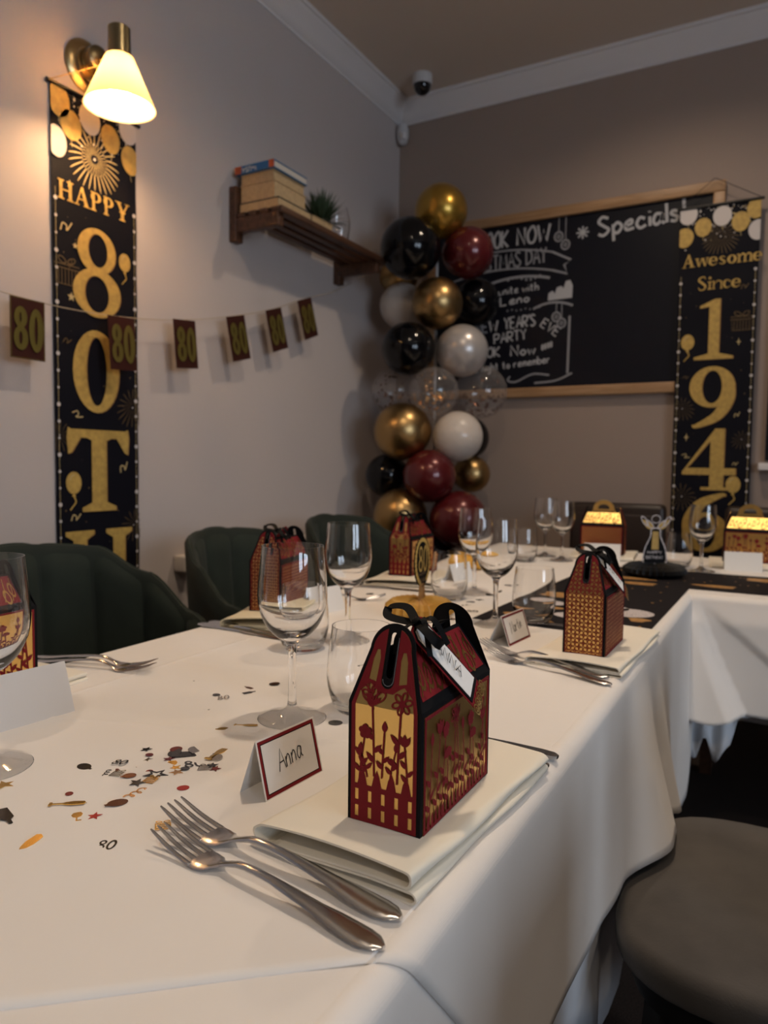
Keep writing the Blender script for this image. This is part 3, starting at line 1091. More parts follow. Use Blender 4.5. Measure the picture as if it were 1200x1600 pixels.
napkin('cream folded napkin under the Anna gift box', -.274, .560, .136, .262, -.06, seed=1, gap=.0078, open_=.0030)
napkin('cream folded napkin under the right lattice gift box', -.262, 1.20, .135, .30, -.03, gap=.0045, open_=.002, seed=2)
napkin('cream folded napkin behind the blank place card at the left edge', -.895, .555, .15, .19, .05, seed=3, gap=.004, open_=.002)
napkin('yellowish folded napkin under the left lattice gift box', -.855, 1.13, .15, .24, .35, 'napkin_y', seed=4, open_=.008)
napkin('folded napkin under the floral box beside the third green chair', -.845, 1.66, .17, .22, .2, seed=5, open_=.004)
napkin('folded napkin under the left one of the two bright gold topped boxes', -.53, 2.47, .20, .20, PI / 2 + .1, seed=6, open_=.003)
napkin('folded napkin under the right one of the two bright gold topped boxes', -.11, 2.50, .20, .20, PI / 2 + .1, seed=7, open_=.003)

# ------------------------------------------------------------------ gift boxes
BW, BD, BH, BT = .0632, .1372, .0995, .160
def end_outline(inset=0.0, v0=0.0, notch=0.0, foot=None):
    """half-outline of the end panel, tapering to a rounded top; u across, v up"""
    hw = BW / 2 - inset
    tw = .0195 - inset
    vt = BT - inset
    ft = inset if foot is None else foot
    pts = [(-hw, v0 + ft), (hw, v0 + ft), (hw, BH - inset * .3)]
    cz = BT - .0195
    pts.append((tw, cz))
    done = False
    for k in range(1, 24):
        a = PI * k / 24
        p = (tw * cos(a), cz + tw * sin(a))
        if notch and abs(p[0]) < notch:
            if not done:
                done = True
                yy = cz + math.sqrt(tw * tw - notch * notch)
                pts.append((notch, yy))
                for q in range(9):
                    b = PI * q / 8
                    pts.append((notch * cos(b), .118 - notch * sin(b)))
                pts.append((-notch, yy))
            continue
        pts.append(p)
    pts.append((-tw, cz))
    pts.append((-hw, BH - inset * .3))
    return pts
def inside(pt, poly):
    x, y = pt
    c = False
    j = len(poly) - 1
    for i in range(len(poly)):
        xi, yi = poly[i]
        xj, yj = poly[j]
        if (yi > y) != (yj > y) and x < (xj - xi) * (y - yi) / (yj - yi) + xi:
            c = not c
        j = i
    return c
LEAN = .018 / (BT - BH)
def mp_end(side):
    """side -1: panel at -y looking to -y ; +1 the far one"""
    def f(u, v, w):
        y = side * BD / 2
        if v > BH:
            y -= side * (v - BH) * LEAN
        return ((u if side < 0 else -u), y + side * w, v)
    return f
def mp_side(side):
    return lambda u, v, w: (side * (BW / 2 + w), u * side, v)
def capsule(cx, y0, y1, r, n=6):
    p = []
    for k in range(n + 1):
        a = PI + PI * k / n
        p.append((cx + r * cos(a), y0 + r + r * sin(a)))
    for k in range(n + 1):
        a = PI * k / n
        p.append((cx + r * cos(a), y1 - r + r * sin(a)))
    return p
def leafpoly(x, y, ang, L, w):
    pts = []
    for t in lin(0, 1, 6):
        pts.append((t * L, w * sin(PI * t ** .8)))
    for t in lin(1, 0, 6)[1:-1]:
        pts.append((t * L, -w * sin(PI * t ** .8)))
    return [(x + a * cos(ang) - b * sin(ang), y + a * sin(ang) + b * cos(ang)) for a, b in pts]
def plant(mb, mp, x, y, h, lean, kind, z, sc=1):
    st = smooth_pts([(x, y, 0), (x + lean * .3, y + h * .4, 0), (x + lean, y + h, 0)], 6)
    mb.ribbon2([(p.x, p.y) for p in st], .0013 * sc, mp, z)
    for k, t in enumerate((.3, .48, .66)):
        p = st[int(t * (len(st) - 1))]
        s = 1 if k % 2 else -1
        mb.poly2(leafpoly(p.x, p.y, PI / 2 - s * .75, .0085 * sc, .0017 * sc), mp, z)
    tx, ty = st[-1].x, st[-1].y
    if kind == 'daisy':
        for k in range(6):
            a = k * PI / 3 + .3
            mb.ring2((tx + .0042 * sc * cos(a), ty + .0042 * sc * sin(a)), (.0032 * sc, .0021 * sc), (.0021 * sc, .0011 * sc), mp, z, 12, None, a)
        mb.disc2((tx, ty), .0022 * sc, mp, z, 10)
    elif kind == 'open':
        for a in (PI / 2 - .95, PI / 2, PI / 2 + .95):
            c = (tx + .0052 * sc * cos(a), ty + .0052 * sc * sin(a))
            mb.ring2(c, (.0054 * sc, .0030 * sc), (.0044 * sc, .0021 * sc), mp, z, 16, None, a)
    elif kind == 'tulip':
        for a in (-.5, 0, .5):
            mb.poly2(leafpoly(tx, ty - .002, PI / 2 + a, .010 * sc, .0022 * sc), mp, z)
    elif kind == 'bell':
        mb.poly2([(tx - .005 * sc, ty - .002), (tx + .005 * sc, ty - .002), (tx + .0055 * sc, ty + .003), (tx + .002 * sc, ty + .006), (tx - .002 * sc, ty + .006), (tx - .0055 * sc, ty + .003)], mp, z)
    elif kind == 'flower':
        for k in range(5):
            a = k * 2 * PI / 5 + PI / 2
            mb.disc2((tx + .0030 * sc * cos(a), ty + .0030 * sc * sin(a)), .0024 * sc, mp, z, 9)
        mb.disc2((tx, ty), .0026 * sc, mp, z, 9)
    elif kind == 'bud':
        mb.poly2(leafpoly(tx, ty - .002, PI / 2, .009 * sc, .0024 * sc), mp, z)

FZ, CZ = .0005, .0010     # foil and cut paper offsets from the card
def floral_end(front):
    hole = []
    w = BW / 2 - .0062
    # picket gaps
    win = [(-w, .047), (-w + .006, .047), (-w + .008, .040), (-w + .014, .047)] if False else None
    for i in range(5):
        cx = -w + .0022 + i * (2 * w - .0044) / 4
        hole.append([(cx - .0017, .0095), (cx + .0017, .0095), (cx + .0017, .0185), (cx - .0017, .0185)])
        hole.append([(cx - .0017, .0225), (cx + .0017, .0225), (cx + .0017, .0315), (cx - .0017, .0315)])
    # main window with a picket-top lower edge
    base = []
    n = 4
    st = 2 * w / n
    for i in range(n):
        a = -w + i * st
        base += [(a + .0003, .0355), (a + .0028, .0355), (a + .0045, .0430), (a + st / 2 + .0009, .0490), (a + st - .0032, .0430), (a + st - .0016, .0355)]
    base += [(w, .0355)]
    winpts = base + [(w, BH - .003), (w * .93, .108), (.0115, .1095), (.006, .104), (-.006, .104), (-.0115, .1095), (-w * .93, .108), (-w, BH - .003)]
    winpts = base + [(w, BH - .002), (w * .90, .1085), (.0150, .1155), (.0105, .1130), (.0060, .1095), (-.0060, .1095), (-.0105, .1130), (-.0150, .1155), (-w * .90, .1085), (-w, BH - .002)]
    hole.append(winpts)
    for s in (-1, 1):
        hole.append([(s * .0098, .1165), (s * .0165, .1180), (s * .0150, .1330), (s * .0128, .1400), (s * .0100, .1400), (s * .0088, .1340)])
    return hole
def frame_hole(hw, v0, v1):
    return [(-hw, v0), (hw, v0), (hw, v1), (-hw, v1)]

def gift_box(label, loc, rz, style, tagside=1, bow=True, cardtag=True, handle=False, name='ANNA'):
    t = thing('gift_box', label, 'gift box', loc, rz, 'paper gift boxes on the tables')
    body = MB().box((-BW / 2, -BD / 2, 0), (BW / 2, BD / 2, BH))
    body.build('box_body', M['card_black'], t)
    slot = capsule(0, .1195, .1535, .0030)
    for side in (-1, 1):
        mp = mp_end(side)
        p = MB().plate(end_outline(), [slot], .0012, mp, -.0002).build('end_panel', M['card_black'], t)
        if side > 0:
            p['label'] = 'black inner face of the far end panel'
        slotw = capsule(0, .114, .1600, .0056)
        inset = end_outline(.0032, 0, .0056, .0062)
        MB().plate(inset, [], .0003, mp, .0012).build('foil_panel', M['gold'], p)
        MB().ribbon2([(.0046 * cos(PI * q / 8 - PI), .119 + .0046 * sin(PI * q / 8 - PI)) for q in range(9)] + [(.0046, .150)], .0005, mp, .0014).build('slot_edge', M['silver'], p, fix=False)
        o = MB()
        if style == 'floral':
            o.plate(inset, floral_end(True), .0004, mp, .0016)
            w = BW / 2 - .0085
            for x, y, h, ln, kd, sc in [(-.021, .038, .040, .005, 'flower', 1.1), (-.008, .044, .058, -.002, 'open', 1.2), (-.001, .044, .038, .002, 'bud', 1), (.012, .042, .062, .003, 'daisy', 1.25), (.021, .038, .036, -.003, 'tulip', 1), (-.014, .042, .020, -.006, 'bud', 1), (.006, .044, .024, .005, 'bud', .9), (-.009, .096, .010, -.004, 'open', 1.1)]:
                plant(o, mp, x, y, h, ln, kd, .0020, sc)
        else:
            hm = [(-.0272, .0075), (.0272, .0075), (.0272, BH - .001), (.0160, .1390), (.0118, .1460), (.0070, .1460), (.0070, .1130), (-.0070, .1130), (-.0070, .1460), (-.0118, .1460), (-.0160, .1390), (-.0272, BH - .001)]
            o.plate(inset, [hm], .0004, mp, .0016)
            lim = end_outline(.0036, 0, .0, .0066)
            R = .0074
            st = R * 2 ** .5 / 1
            for i in range(-5, 6):
                for j in range(0, 27):
                    cx, cy = i * .0125 + (j % 2) * .00625, .004 + j * .00625
                    seq = []
                    for k in range(25):
                        a = 2 * PI * k / 24
                        q = (cx + R * cos(a), cy + R * sin(a))
                        ok = inside(q, lim) and not inside(q, slotw)
                        if ok:
                            seq.append(q)
                        if (not ok or k == 24) and len(seq) > 1:
                            o.ribbon2(seq, .0011, mp, .0020)
                        if not ok:
                            seq = []
        o.build('cut_paper_front', M['maroon'], p)
    for side in (-1, 1):
        mp = mp_side(side)
        hl = BD / 2
        p = MB().plate(frame_hole(hl - .0036, .0048, BH - .0045), [], .0004, mp, 0).build('side_foil', M['gold'], t)
        o = MB()
        o.plate(frame_hole(hl - .0036, .0048, BH - .0045), [frame_hole(hl - .0062, .0075, BH - .0072)], .0005, mp, .0004)
        if style == 'floral':
            x = -hl + .012
            kinds = ['bud', 'tulip', 'flower', 'bell', 'daisy', 'tulip', 'bud', 'flower', 'bell', 'tulip', 'bud']
            rnd = random.Random(5)
            for k in range(11):
                plant(o, mp, x, .008, rnd.uniform(.045, .075), rnd.uniform(-.008, .008), kinds[k], .0012, 1.25)
                x += .0112
            for k in range(18):
                cx = -hl + .010 + k * (2 * hl - .02) / 17
                o.poly2([(cx - .0022, .0062), (cx + .0022, .0062), (cx + .0018, .0155), (cx, .0185), (cx - .0018, .0155)], mp, .0012)
        else:
            R = .0078
            for i in range(-6, 7):
                for j in range(0, 18):
                    cx, cy = i * .0125 + (j % 2) * .00625, .004 + j * .00625
                    seq = []
                    for k in range(21):
                        a = 2 * PI * k / 20
                        q = (cx + R * cos(a), cy + R * sin(a))
                        ok = abs(q[0]) < hl - .005 and .005 < q[1] < BH - .006
                        if ok:
                            seq.append(q)
                        if (not ok or k == 20) and len(seq) > 1:
                            o.ribbon2(seq, .0013, mp, .0012)
                        if not ok:
                            seq = []
        o.build('cut_paper_side', M['maroon'], p)
        # sloping roof flap between the end panels
        top = .142
        inn = (top - BH) * LEAN + .0012
        def mpf(u, v, w, side=side):
            # u along y in -1..1, v up the slope 0..1
            a = BD / 2 - .0008 - inn * v
            x = (BW / 2) + (.006 - BW / 2) * v
            nx, nz = (top - BH), (BW / 2 - .006)
            L = math.hypot(nx, nz)
            return (side * (x + nx / L * w), u * a * side, BH + (top - BH) * v + nz / L * w)
        rp = MB().plate([(-1, 0), (1, 0), (1, 1), (-1, 1)], [], .0008, mpf, -.0008).build('roof_flap', M['card_black'], t)
        MB().plate([(-.93, .14), (.93, .14), (.93, .93), (-.93, .93)], [], .0004, mpf, .0001).build('roof_paper', M['gold_bright'] if handle else M['maroon'], rp)
        g = MB()
        rnd = random.Random(9)
        for k in range(9):
            cx, cy = -.8 + k * .2, rnd.uniform(.3, .7)
            g.ring2((cx, cy), (.085, .22), (.062, .15), mpf, .0007, 16)
            g.ribbon2([(cx - .1, .2), (cx, .5), (cx + .08, .86)], .02, mpf, .0008)
        g.build('roof_scroll', M['maroon'] if handle else M['gold'], rp)
    if handle:
        # arched carrying handle standing on the ridge
        arch = [(-.040, .138), (.040, .138)] + [(.034 * cos(PI * k / 12), .150 + .030 * sin(PI * k / 12)) for k in range(13)]
        hole = [(-.018, .150), (.018, .150)] + [(.018 * cos(PI * k / 8), .154 + .012 * sin(PI * k / 8)) for k in range(9)]
        hd = MB().plate(arch, [hole], .0014, lambda u, v, w: (w - .0007 + .004, u, v)).build('carry_handle', M['gold'], t)
    if bow:
        b = MB()
        zt = BT - .004
        ft = -BD / 2 + .022
        # the tie through the front slot and over to the far one
        b.strip(smooth_pts([(0, ft - .006, .136), (.001, ft - .004, .150), (.004, ft + .010, .157), (.006, .0, .152), (.006, .025, .150), (.002, BD / 2 - .024, .146)], 6), .0055, (1, 0, .2))
        b.build('ribbon_tie', M['ribbon'], t)
        b = MB()
        kx, ky, kz = .006, ft + .018, .157
        b.lathe([(.0001, -.005), (.004, -.003), (.005, 0), (.004, .003), (.0001, .005)], 10, (kx, ky, kz), (1, .3, .2))
        for s, dx, dz in ((-1, -.030, .006), (1, .022, -.012)):
            lp = [(kx, ky, kz), (kx + dx * .5, ky - .012 * s, kz + .006 + dz * .5), (kx + dx, ky - .012 * s, kz + dz + .002), (kx + dx * .95, ky + .004, kz + dz - .004), (kx + dx * .4, ky + .004, kz + dz * .4 - .003), (kx, ky, kz)]
            b.strip(smooth_pts(lp, 6), .0075, (.2, 1, .6))
        for dx, dy, dz in ((.024, .008, -.016), (.018, -.012, -.022)):
            b.strip(smooth_pts([(kx, ky, kz), (kx + dx * .5, ky + dy * .5, kz + .004), (kx + dx, ky + dy, kz + dz)], 6), .006, (.2, 1, .3))
        b.build('ribbon_bow', M['ribbon'], t, True)
    if cardtag:
        s = tagside
        # lies on the roof flap, slanting down and back from the ribbon
        dn = Vector((s * .0266, 0, -.0425)).normalized()
        yy = Vector((0, 1, 0))
        ax = (dn * .89 + yy * .46).normalized()
        pp_ = (yy * .89 - dn * .46).normalized()
        nz = Vector((s * .0425, 0, .0266)).normalized()
        org = Vector((s * .0030, -.030, .1520))
        if s < 0:
            # read from the other side: turn the tag about its normal
            ax = (dn * .89 - yy * .46).normalized()
            pp_ = (-yy * .89 - dn * .46).normalized()
            org.y = .030
        def mpt(u, v, w):
            return org + ax * u + pp_ * v + nz * (w + .0040 + .0025 * sin(u / .09 * PI))
        def rr(w, y0, y1):
            return [(y0, -w), (y1 - .006, -w), (y1, -w + .006), (y1, w - .006), (y1 - .006, w), (y0, w)][::1]
        def tg_(x0, x1, w, c):
            return [(x0, -w + c), (x0 + c, -w), (x1, -w), (x1, w), (x0 + c, w), (x0, w - c)]
        tg = MB().plate(tg_(-.004, .082, .0160, .006), [], .0006, mpt, 0).build('name_tag', M['maroon'], t)
        MB().plate(tg_(-.002, .0745, .0142, .006), [], .0003, mpt, .0006).build('tag_border', M['card_black'], tg)
        MB().plate(tg_(0, .0705, .0122, .005), [], .0003, mpt, .0009).build('tag_paper', M['white_card'], tg)
        o = MB()
        write(o, name, .022, -.0045, .056 if len(name) < 5 else .064, -.0045, .0105, .0010, mpt, .0015)
        o.build('tag_writing', M['ink'], tg, fix=False)
        o = MB()
        for k in range(5):
            o.ring2((.0815, -.0150 + k * .0075), (.0050, .0044), (.0036, .0030), mpt, .0010, 14)
            o.ring2((.0815, -.0150 + k * .0075), (.0024, .0020), (.0010, .0008), mpt, .0010, 10)
        o.build('tag_wings', M['gold_bright'], tg, fix=False)['kind'] = 'stuff'
    return t

NZ = TT + .0170
gift_box('floral gift box tagged ANNA standing nearest on its napkin', (-.2602, .541, NZ), 0, 'floral')
gift_box('gold lattice gift box on the right hand napkin by the runner', (-.2616, 1.165, TT + .0105), 0, 'lattice', name='MARTIN')
gift_box('gold lattice gift box at the left, half behind the big wine glass', (-.872, 1.15, TT + .0125), .15, 'lattice', -1)
gift_box('floral gift box cut off by the left edge of the photo', (-.872, .522, TT + .0125), .04, 'floral', -1, cardtag=False)
gift_box('floral gift box beside the third green chair, left of the number topper', (-.862, 1.70, TT + .0125), .02, 'floral', -1)
gift_box('lattice gift box with bright gold roof in front of the left brown chair', (-.53, 2.44, TT + .012), PI / 2 + .08, 'lattice', -1, bow=False, cardtag=False, handle=True)
gift_box('floral gift box with bright gold roof at the right edge of the far table', (-.10, 2.50, TT + .012), PI / 2 - .02, 'floral', -1, bow=False, cardtag=False, handle=True)

# ------------------------------------------------------------------ place cards
def place_card(label, bl, br, depth, h, text=None, border=True, front='white_card', blank_lean=.5):
    """tent card: front foot from bl to br, ridge h up, the back foot `depth` behind"""
    bl, br = Vector((*bl, 0)), Vector((*br, 0))
    ex = (br - bl).normalized()
    w = (br - bl).length
    back = Vector((-ex.y, ex.x, 0))
    t = thing('place_card', label, 'place card', (bl.x, bl.y, TT + .0004), math.atan2(ex.y, ex.x), 'place cards on the tables')
    rid = .42 * depth
    th = .0006
    fl = math.hypot(rid, h)
    def mpf(u, v, w_):
        return (u, v / fl * rid - w_ * h / fl, v / fl * h + w_ * rid / fl)
    f = MB().plate([(0, 0), (w, 0), (w, fl), (0, fl)], [], th, mpf, 0).build('front_panel', M[front], t)
    bl_ = math.hypot(depth - rid, h)
    def mpb(u, v, w_):
        return (u, depth - (depth - rid) * v / bl_, h * v / bl_ + w_)
    MB().plate([(0, 0), (w, 0), (w, bl_), (0, bl_)], [], th, mpb, -th).build('back_panel', M['white_card'], t)
    if border:
        i = .0016
        MB().plate([(i, i), (w - i, i), (w - i, fl - i), (i, fl - i)], [[(i + .0030, i + .0030), (w - i - .0030, i + .0030), (w - i - .0030, fl - i - .0030), (i + .0030, fl - i - .0030)]], .0001, mpf, th).build('maroon_border', M['maroon'], t)
        i = .0044
        MB().plate([(i, i), (w - i, i), (w - i, fl - i), (i, fl - i)], [[(i + .0009, i + .0009), (w - i - .0009, i + .0009), (w - i - .0009, fl - i - .0009), (i + .0009, fl - i - .0009)]], .0001, mpf, th).build('black_border', M['card_black'], t)
    if text:
        o = MB()
        hw = hand_width(text)
        tw = .034 if len(text) < 5 else .046
        write(o, text, w * .5 - tw / 2, fl * .36, w * .5 + tw / 2, fl * .44, .019, .0011, mpf, th + .0003, .12)
        o.build('handwriting', M['ink'], t)
    return t
place_card('white tent card with maroon border reading Anna', (-.391, .494), (-.3845, .574), .032, .052, 'Anna')
place_card('white tent card with maroon border reading Martin', (-.392, 1.134), (-.384, 1.224), .040, .050, 'Martin')
place_card('blank grey back of a tent card at the left edge', (-.748, .430), (-.733, .563), .05, .058, None, False, 'grey_card')
place_card('pale tent card behind the big wine glass, below the left lattice box', (-.80, 1.165), (-.785, 1.25), .04, .05, None, False)
place_card('small tent card between the tumbler and the gold honeycomb at the back', (-.72, 1.66), (-.70, 1.74), .04, .05, None, False)
place_card('white blank card in front of the lattice box with the bright gold roof', (-.565, 2.335), (-.455, 2.355), .04, .055, None, False)
place_card('white blank card in front of the floral box with the bright gold roof', (-.155, 2.345), (-.055, 2.365), .04, .055, None, False)

# ------------------------------------------------------------------ honeycomb centrepieces
def honeycomb(mb, r, h, n=26, seed=0):
    vs, fs = [], []
    prof = [(.12, 0), (.8, .04), (1, .3), (.98, .62), (.8, .9), (.35, 1.0), (.05, .92)]
    k = n * 2
    for pr, pz in prof:
        for i in range(k):
            a = 2 * PI * i / k
            q = 1 if i % 2 else .84
            zz = pz * h * (1 if i % 2 else .84)
            vs.append((pr * r * q * cos(a), pr * r * q * sin(a), zz))
    m = len(prof)
    for j in range(m - 1):
        for i in range(k):
            i2 = (i + 1) % k
            fs.append((j * k + i, j * k + i2, (j + 1) * k + i2, (j + 1) * k + i))
    fs += [tuple(range(k))[::-1], tuple((m - 1) * k + i for i in range(k))]
    return mb.add(vs, fs)
# gold one with the number topper
hc = thing('honeycomb_centrepiece', 'gold honeycomb paper centrepiece with a black and gold 80 topper', 'centrepiece', (-.632, 1.285, TT + .0004))
honeycomb(MB(), .071, .036).build('honeycomb_base', M['paper_gold'], hc, fix=True)
ta = math.radians(90)
def mpt(u, v, w):
    return (u * cos(ta) - w * sin(ta) + .004, u * sin(ta) + w * cos(ta), v + .034)
oval = [(.036 * cos(a), .074 + .050 * sin(a)) for a in [2 * PI * k / 32 for k in range(32)]]
tp = MB().plate(oval, [], .0014, mpt, -.0007).build('number_topper', M['card_black'], hc)
MB().plate([(-.016, -.006), (.016, -.006), (.010, .030), (-.010, .030)], [], .0012, mpt, -.0006).build('topper_stem', M['rgold'], tp)
for sd in (1, -1):
    mq = (lambda u, v, w, sd=sd: mpt(-u * sd, v, sd * (.0010 + w)))
    o = MB()
    for a in [2 * PI * k / 30 for k in range(30)]:
        if abs(a - PI * 1.5) > .42:
            o.poly2(leafpoly(.032 * cos(a), .074 + .046 * sin(a), a + 2.0, .012, .0044), mq)
    for z_, s_ in ((.092, .82), (.068, 1)):
        o.ring2((-.0095, z_), (.0088 * s_, .0135), (.0052 * s_, .0085), mq, .0004, 20)
    o.ring2((.0105, .080), (.0088, .0265), (.0050, .0205), mq, .0004, 20)
    o.build('topper_gold', M['pgold'], tp)
    o = MB()
    write(o, 'HAPPY', -.016, .046, .016, .046, .009, .0012, mq, .0005)
    write(o, 'YEARS', -.013, .034, .013, .034, .008, .0010, mq, .0005)
    o.build('topper_writing', M['silver'], tp)
# black one with the champagne bottle
hb = thing('honeycomb_centrepiece', 'black honeycomb centrepiece with a popping champagne bottle topper', 'centrepiece', (-.315, 2.105, TT + .003))
honeycomb(MB(), .085, .036, 30).build('honeycomb_base', M['paper_black'], hb)
def mpv(u, v, w):
    a = math.radians(26)
    return (u * cos(a) - w * sin(a), u * sin(a) + w * cos(a), v + .034)
bt = [(-.028, 0), (.028, 0), (.031, .02), (.026, .045), (.013, .075), (.011, .095), (-.011, .095), (-.013, .075), (-.026, .045), (-.031, .02)]
tp = MB().plate(bt, [], .0014, mpv, 0).build('bottle_topper', M['card_black'], hb)
ed = MB()
ed.ribbon2(smooth_pts([(p[0], p[1], 0) for p in bt], 3, True), .003, lambda u, v, w: mpv(u, v, -.0006 + w), 0, True)
for s in (-1, 1):
    ed.ring2((s * .016, .107), (.007, .016), (.0045, .012), lambda u, v, w: mpv(u, v, -.0004), 0, 16, None, -s * .75)
    ed.ring2((s * .030, .116), (.007, .017), (.0045, .013), lambda u, v, w: mpv(u, v, -.0004), 0, 16, None, -s * .6)
ed.ring2((0, .122), (.013, .012), (.011, .010), lambda u, v, w: mpv(u, v, -.0004), 0, 16)
ed.build('topper_outline', M['rwhite'], tp)
pl = MB()
for s in (-1, 1):
    pl.poly2(leafpoly(s * .004, .094, PI / 2 - s * .9, .042, .010), lambda u, v, w: mpv(u, v, -.0002))
pl.poly2([(-.010, .038), (.010, .038), (.008, .088), (-.008, .088)], lambda u, v, w: mpv(u, v, -.0008))
pl.build('topper_gold', M['pgold'], tp)
o = MB()
write(o, 'HAPPY', -.02, .026, .02, .026, .008, .0014, lambda u, v, w: mpv(u, v, -.0009), 0)
write(o, 'BIRTHDAY', -.024, .012, .024, .012, .008, .0012, lambda u, v, w: mpv(u, v, -.0009), 0)
o.build('topper_writing', M['rwhite'], tp)
hy = thing('honeycomb_centrepiece', 'yellow gold honeycomb paper centrepiece behind the wine glasses', 'centrepiece', (-.80, 1.98, TT + .0004))
honeycomb(MB(), .075, .036, 24).build('honeycomb_base', M['paper_yellow'], hy)

# ------------------------------------------------------------------ confetti
def star_pts(r, inner=.42, n=5):
    return [((r if k % 2 == 0 else r * inner) * cos(PI * k / n + .3), (r if k % 2 == 0 else r * inner) * sin(PI * k / n + .3)) for k in range(2 * n)]
def conf_mesh(kind, mname):
    """unit-radius shapes, scaled per piece"""
    key = kind + mname
    if key in CONF:
        return CONF[key]
    mb, th = MB(), .05
    if kind == 'star':
        mb.plate(star_pts(1), [], th, XY)
    elif kind == 'openstar':
        mb.plate(star_pts(1), [star_pts(.62)], th, XY)
    elif kind == 'dot':
        mb.plate([(cos(2 * PI * k / 16), sin(2 * PI * k / 16)) for k in range(16)], [], th, XY)
    elif kind == 'balloon':
        mb.plate([(.95 * cos(a), .7 * sin(a)) for a in [2 * PI * k / 18 for k in range(1, 18)]] + [(1.05, -.12), (1.22, -.16), (1.22, .16), (1.05, .12)][::1], [], th, XY)
    elif kind == 'flute':
        mb.plate([(-1, -.2), (-.86, -.2), (-.80, -.05), (-.25, -.05), (-.1, -.14), (.3, -.22), (.9, -.17), (1, 0), (.9, .17), (.3, .22), (-.1, .14), (-.25, .05), (-.80, .05), (-.86, .2), (-1, .2)], [], th, XY)
    elif kind == 'goblet':
        mb.plate([(-1, -.5), (-.8, -.5), (-.75, -.08), (-.2, -.08), (0, -.45), (.5, -.6), (.95, -.4), (1, 0), (.95, .4), (.5, .6), (0, .45), (-.2, .08), (-.75, .08), (-.8, .5), (-1, .5)], [], th, XY)
    elif kind == 'bottle':
        mb.plate([(-1, -.35), (.2, -.38), (.5, -.13), (.95, -.11), (1, 0), (.95, .11), (.5, .13), (.2, .38), (-1, .35)], [], th, XY)
    elif kind == 'number':
        for x, y, a, b in ((-.5, .42, .38, .42), (-.5, -.42, .44, .46)):
            mb.ring2((x, y), (a, b), (a - .2, b - .2), XY, th)
        mb.ring2((.5, 0), (.46, .88), (.24, .62), XY, th)
    elif kind == 'swirl':
        q = [(t * .28 - 1 + .25 * cos(t * 2.6), .30 * sin(t * 2.6) + t * .06 - .2) for t in lin(0, 7, 50)]
        mb.ribbon2(q, .13, XY, th)
    elif kind == 'gift':
        for k in range(4):
            mb.poly2([(-.7, -.6 + k * .32), (.7, -.6 + k * .32), (.7, -.42 + k * .32), (-.7, -.42 + k * .32)], XY, th)
        for s in (-1, 1):
            mb.ring2((s * .35, .82), (.34, .2), (.2, .08), XY, th, 14, None, s * .4)
            mb.poly2([(s * .62, -.6), (s * .72, -.6), (s * .72, .6), (s * .62, .6)], XY, th)
    CONF[key] = mb.mesh('confetti_' + kind, M[mname])
    return CONF[key]
CONF = {}
FM_ = dict(silver='silver', brown='foil_brown', black='foil_black', gold='foil_gold', maroon='foil_maroon', red='foil_red', orange='foil_orange')
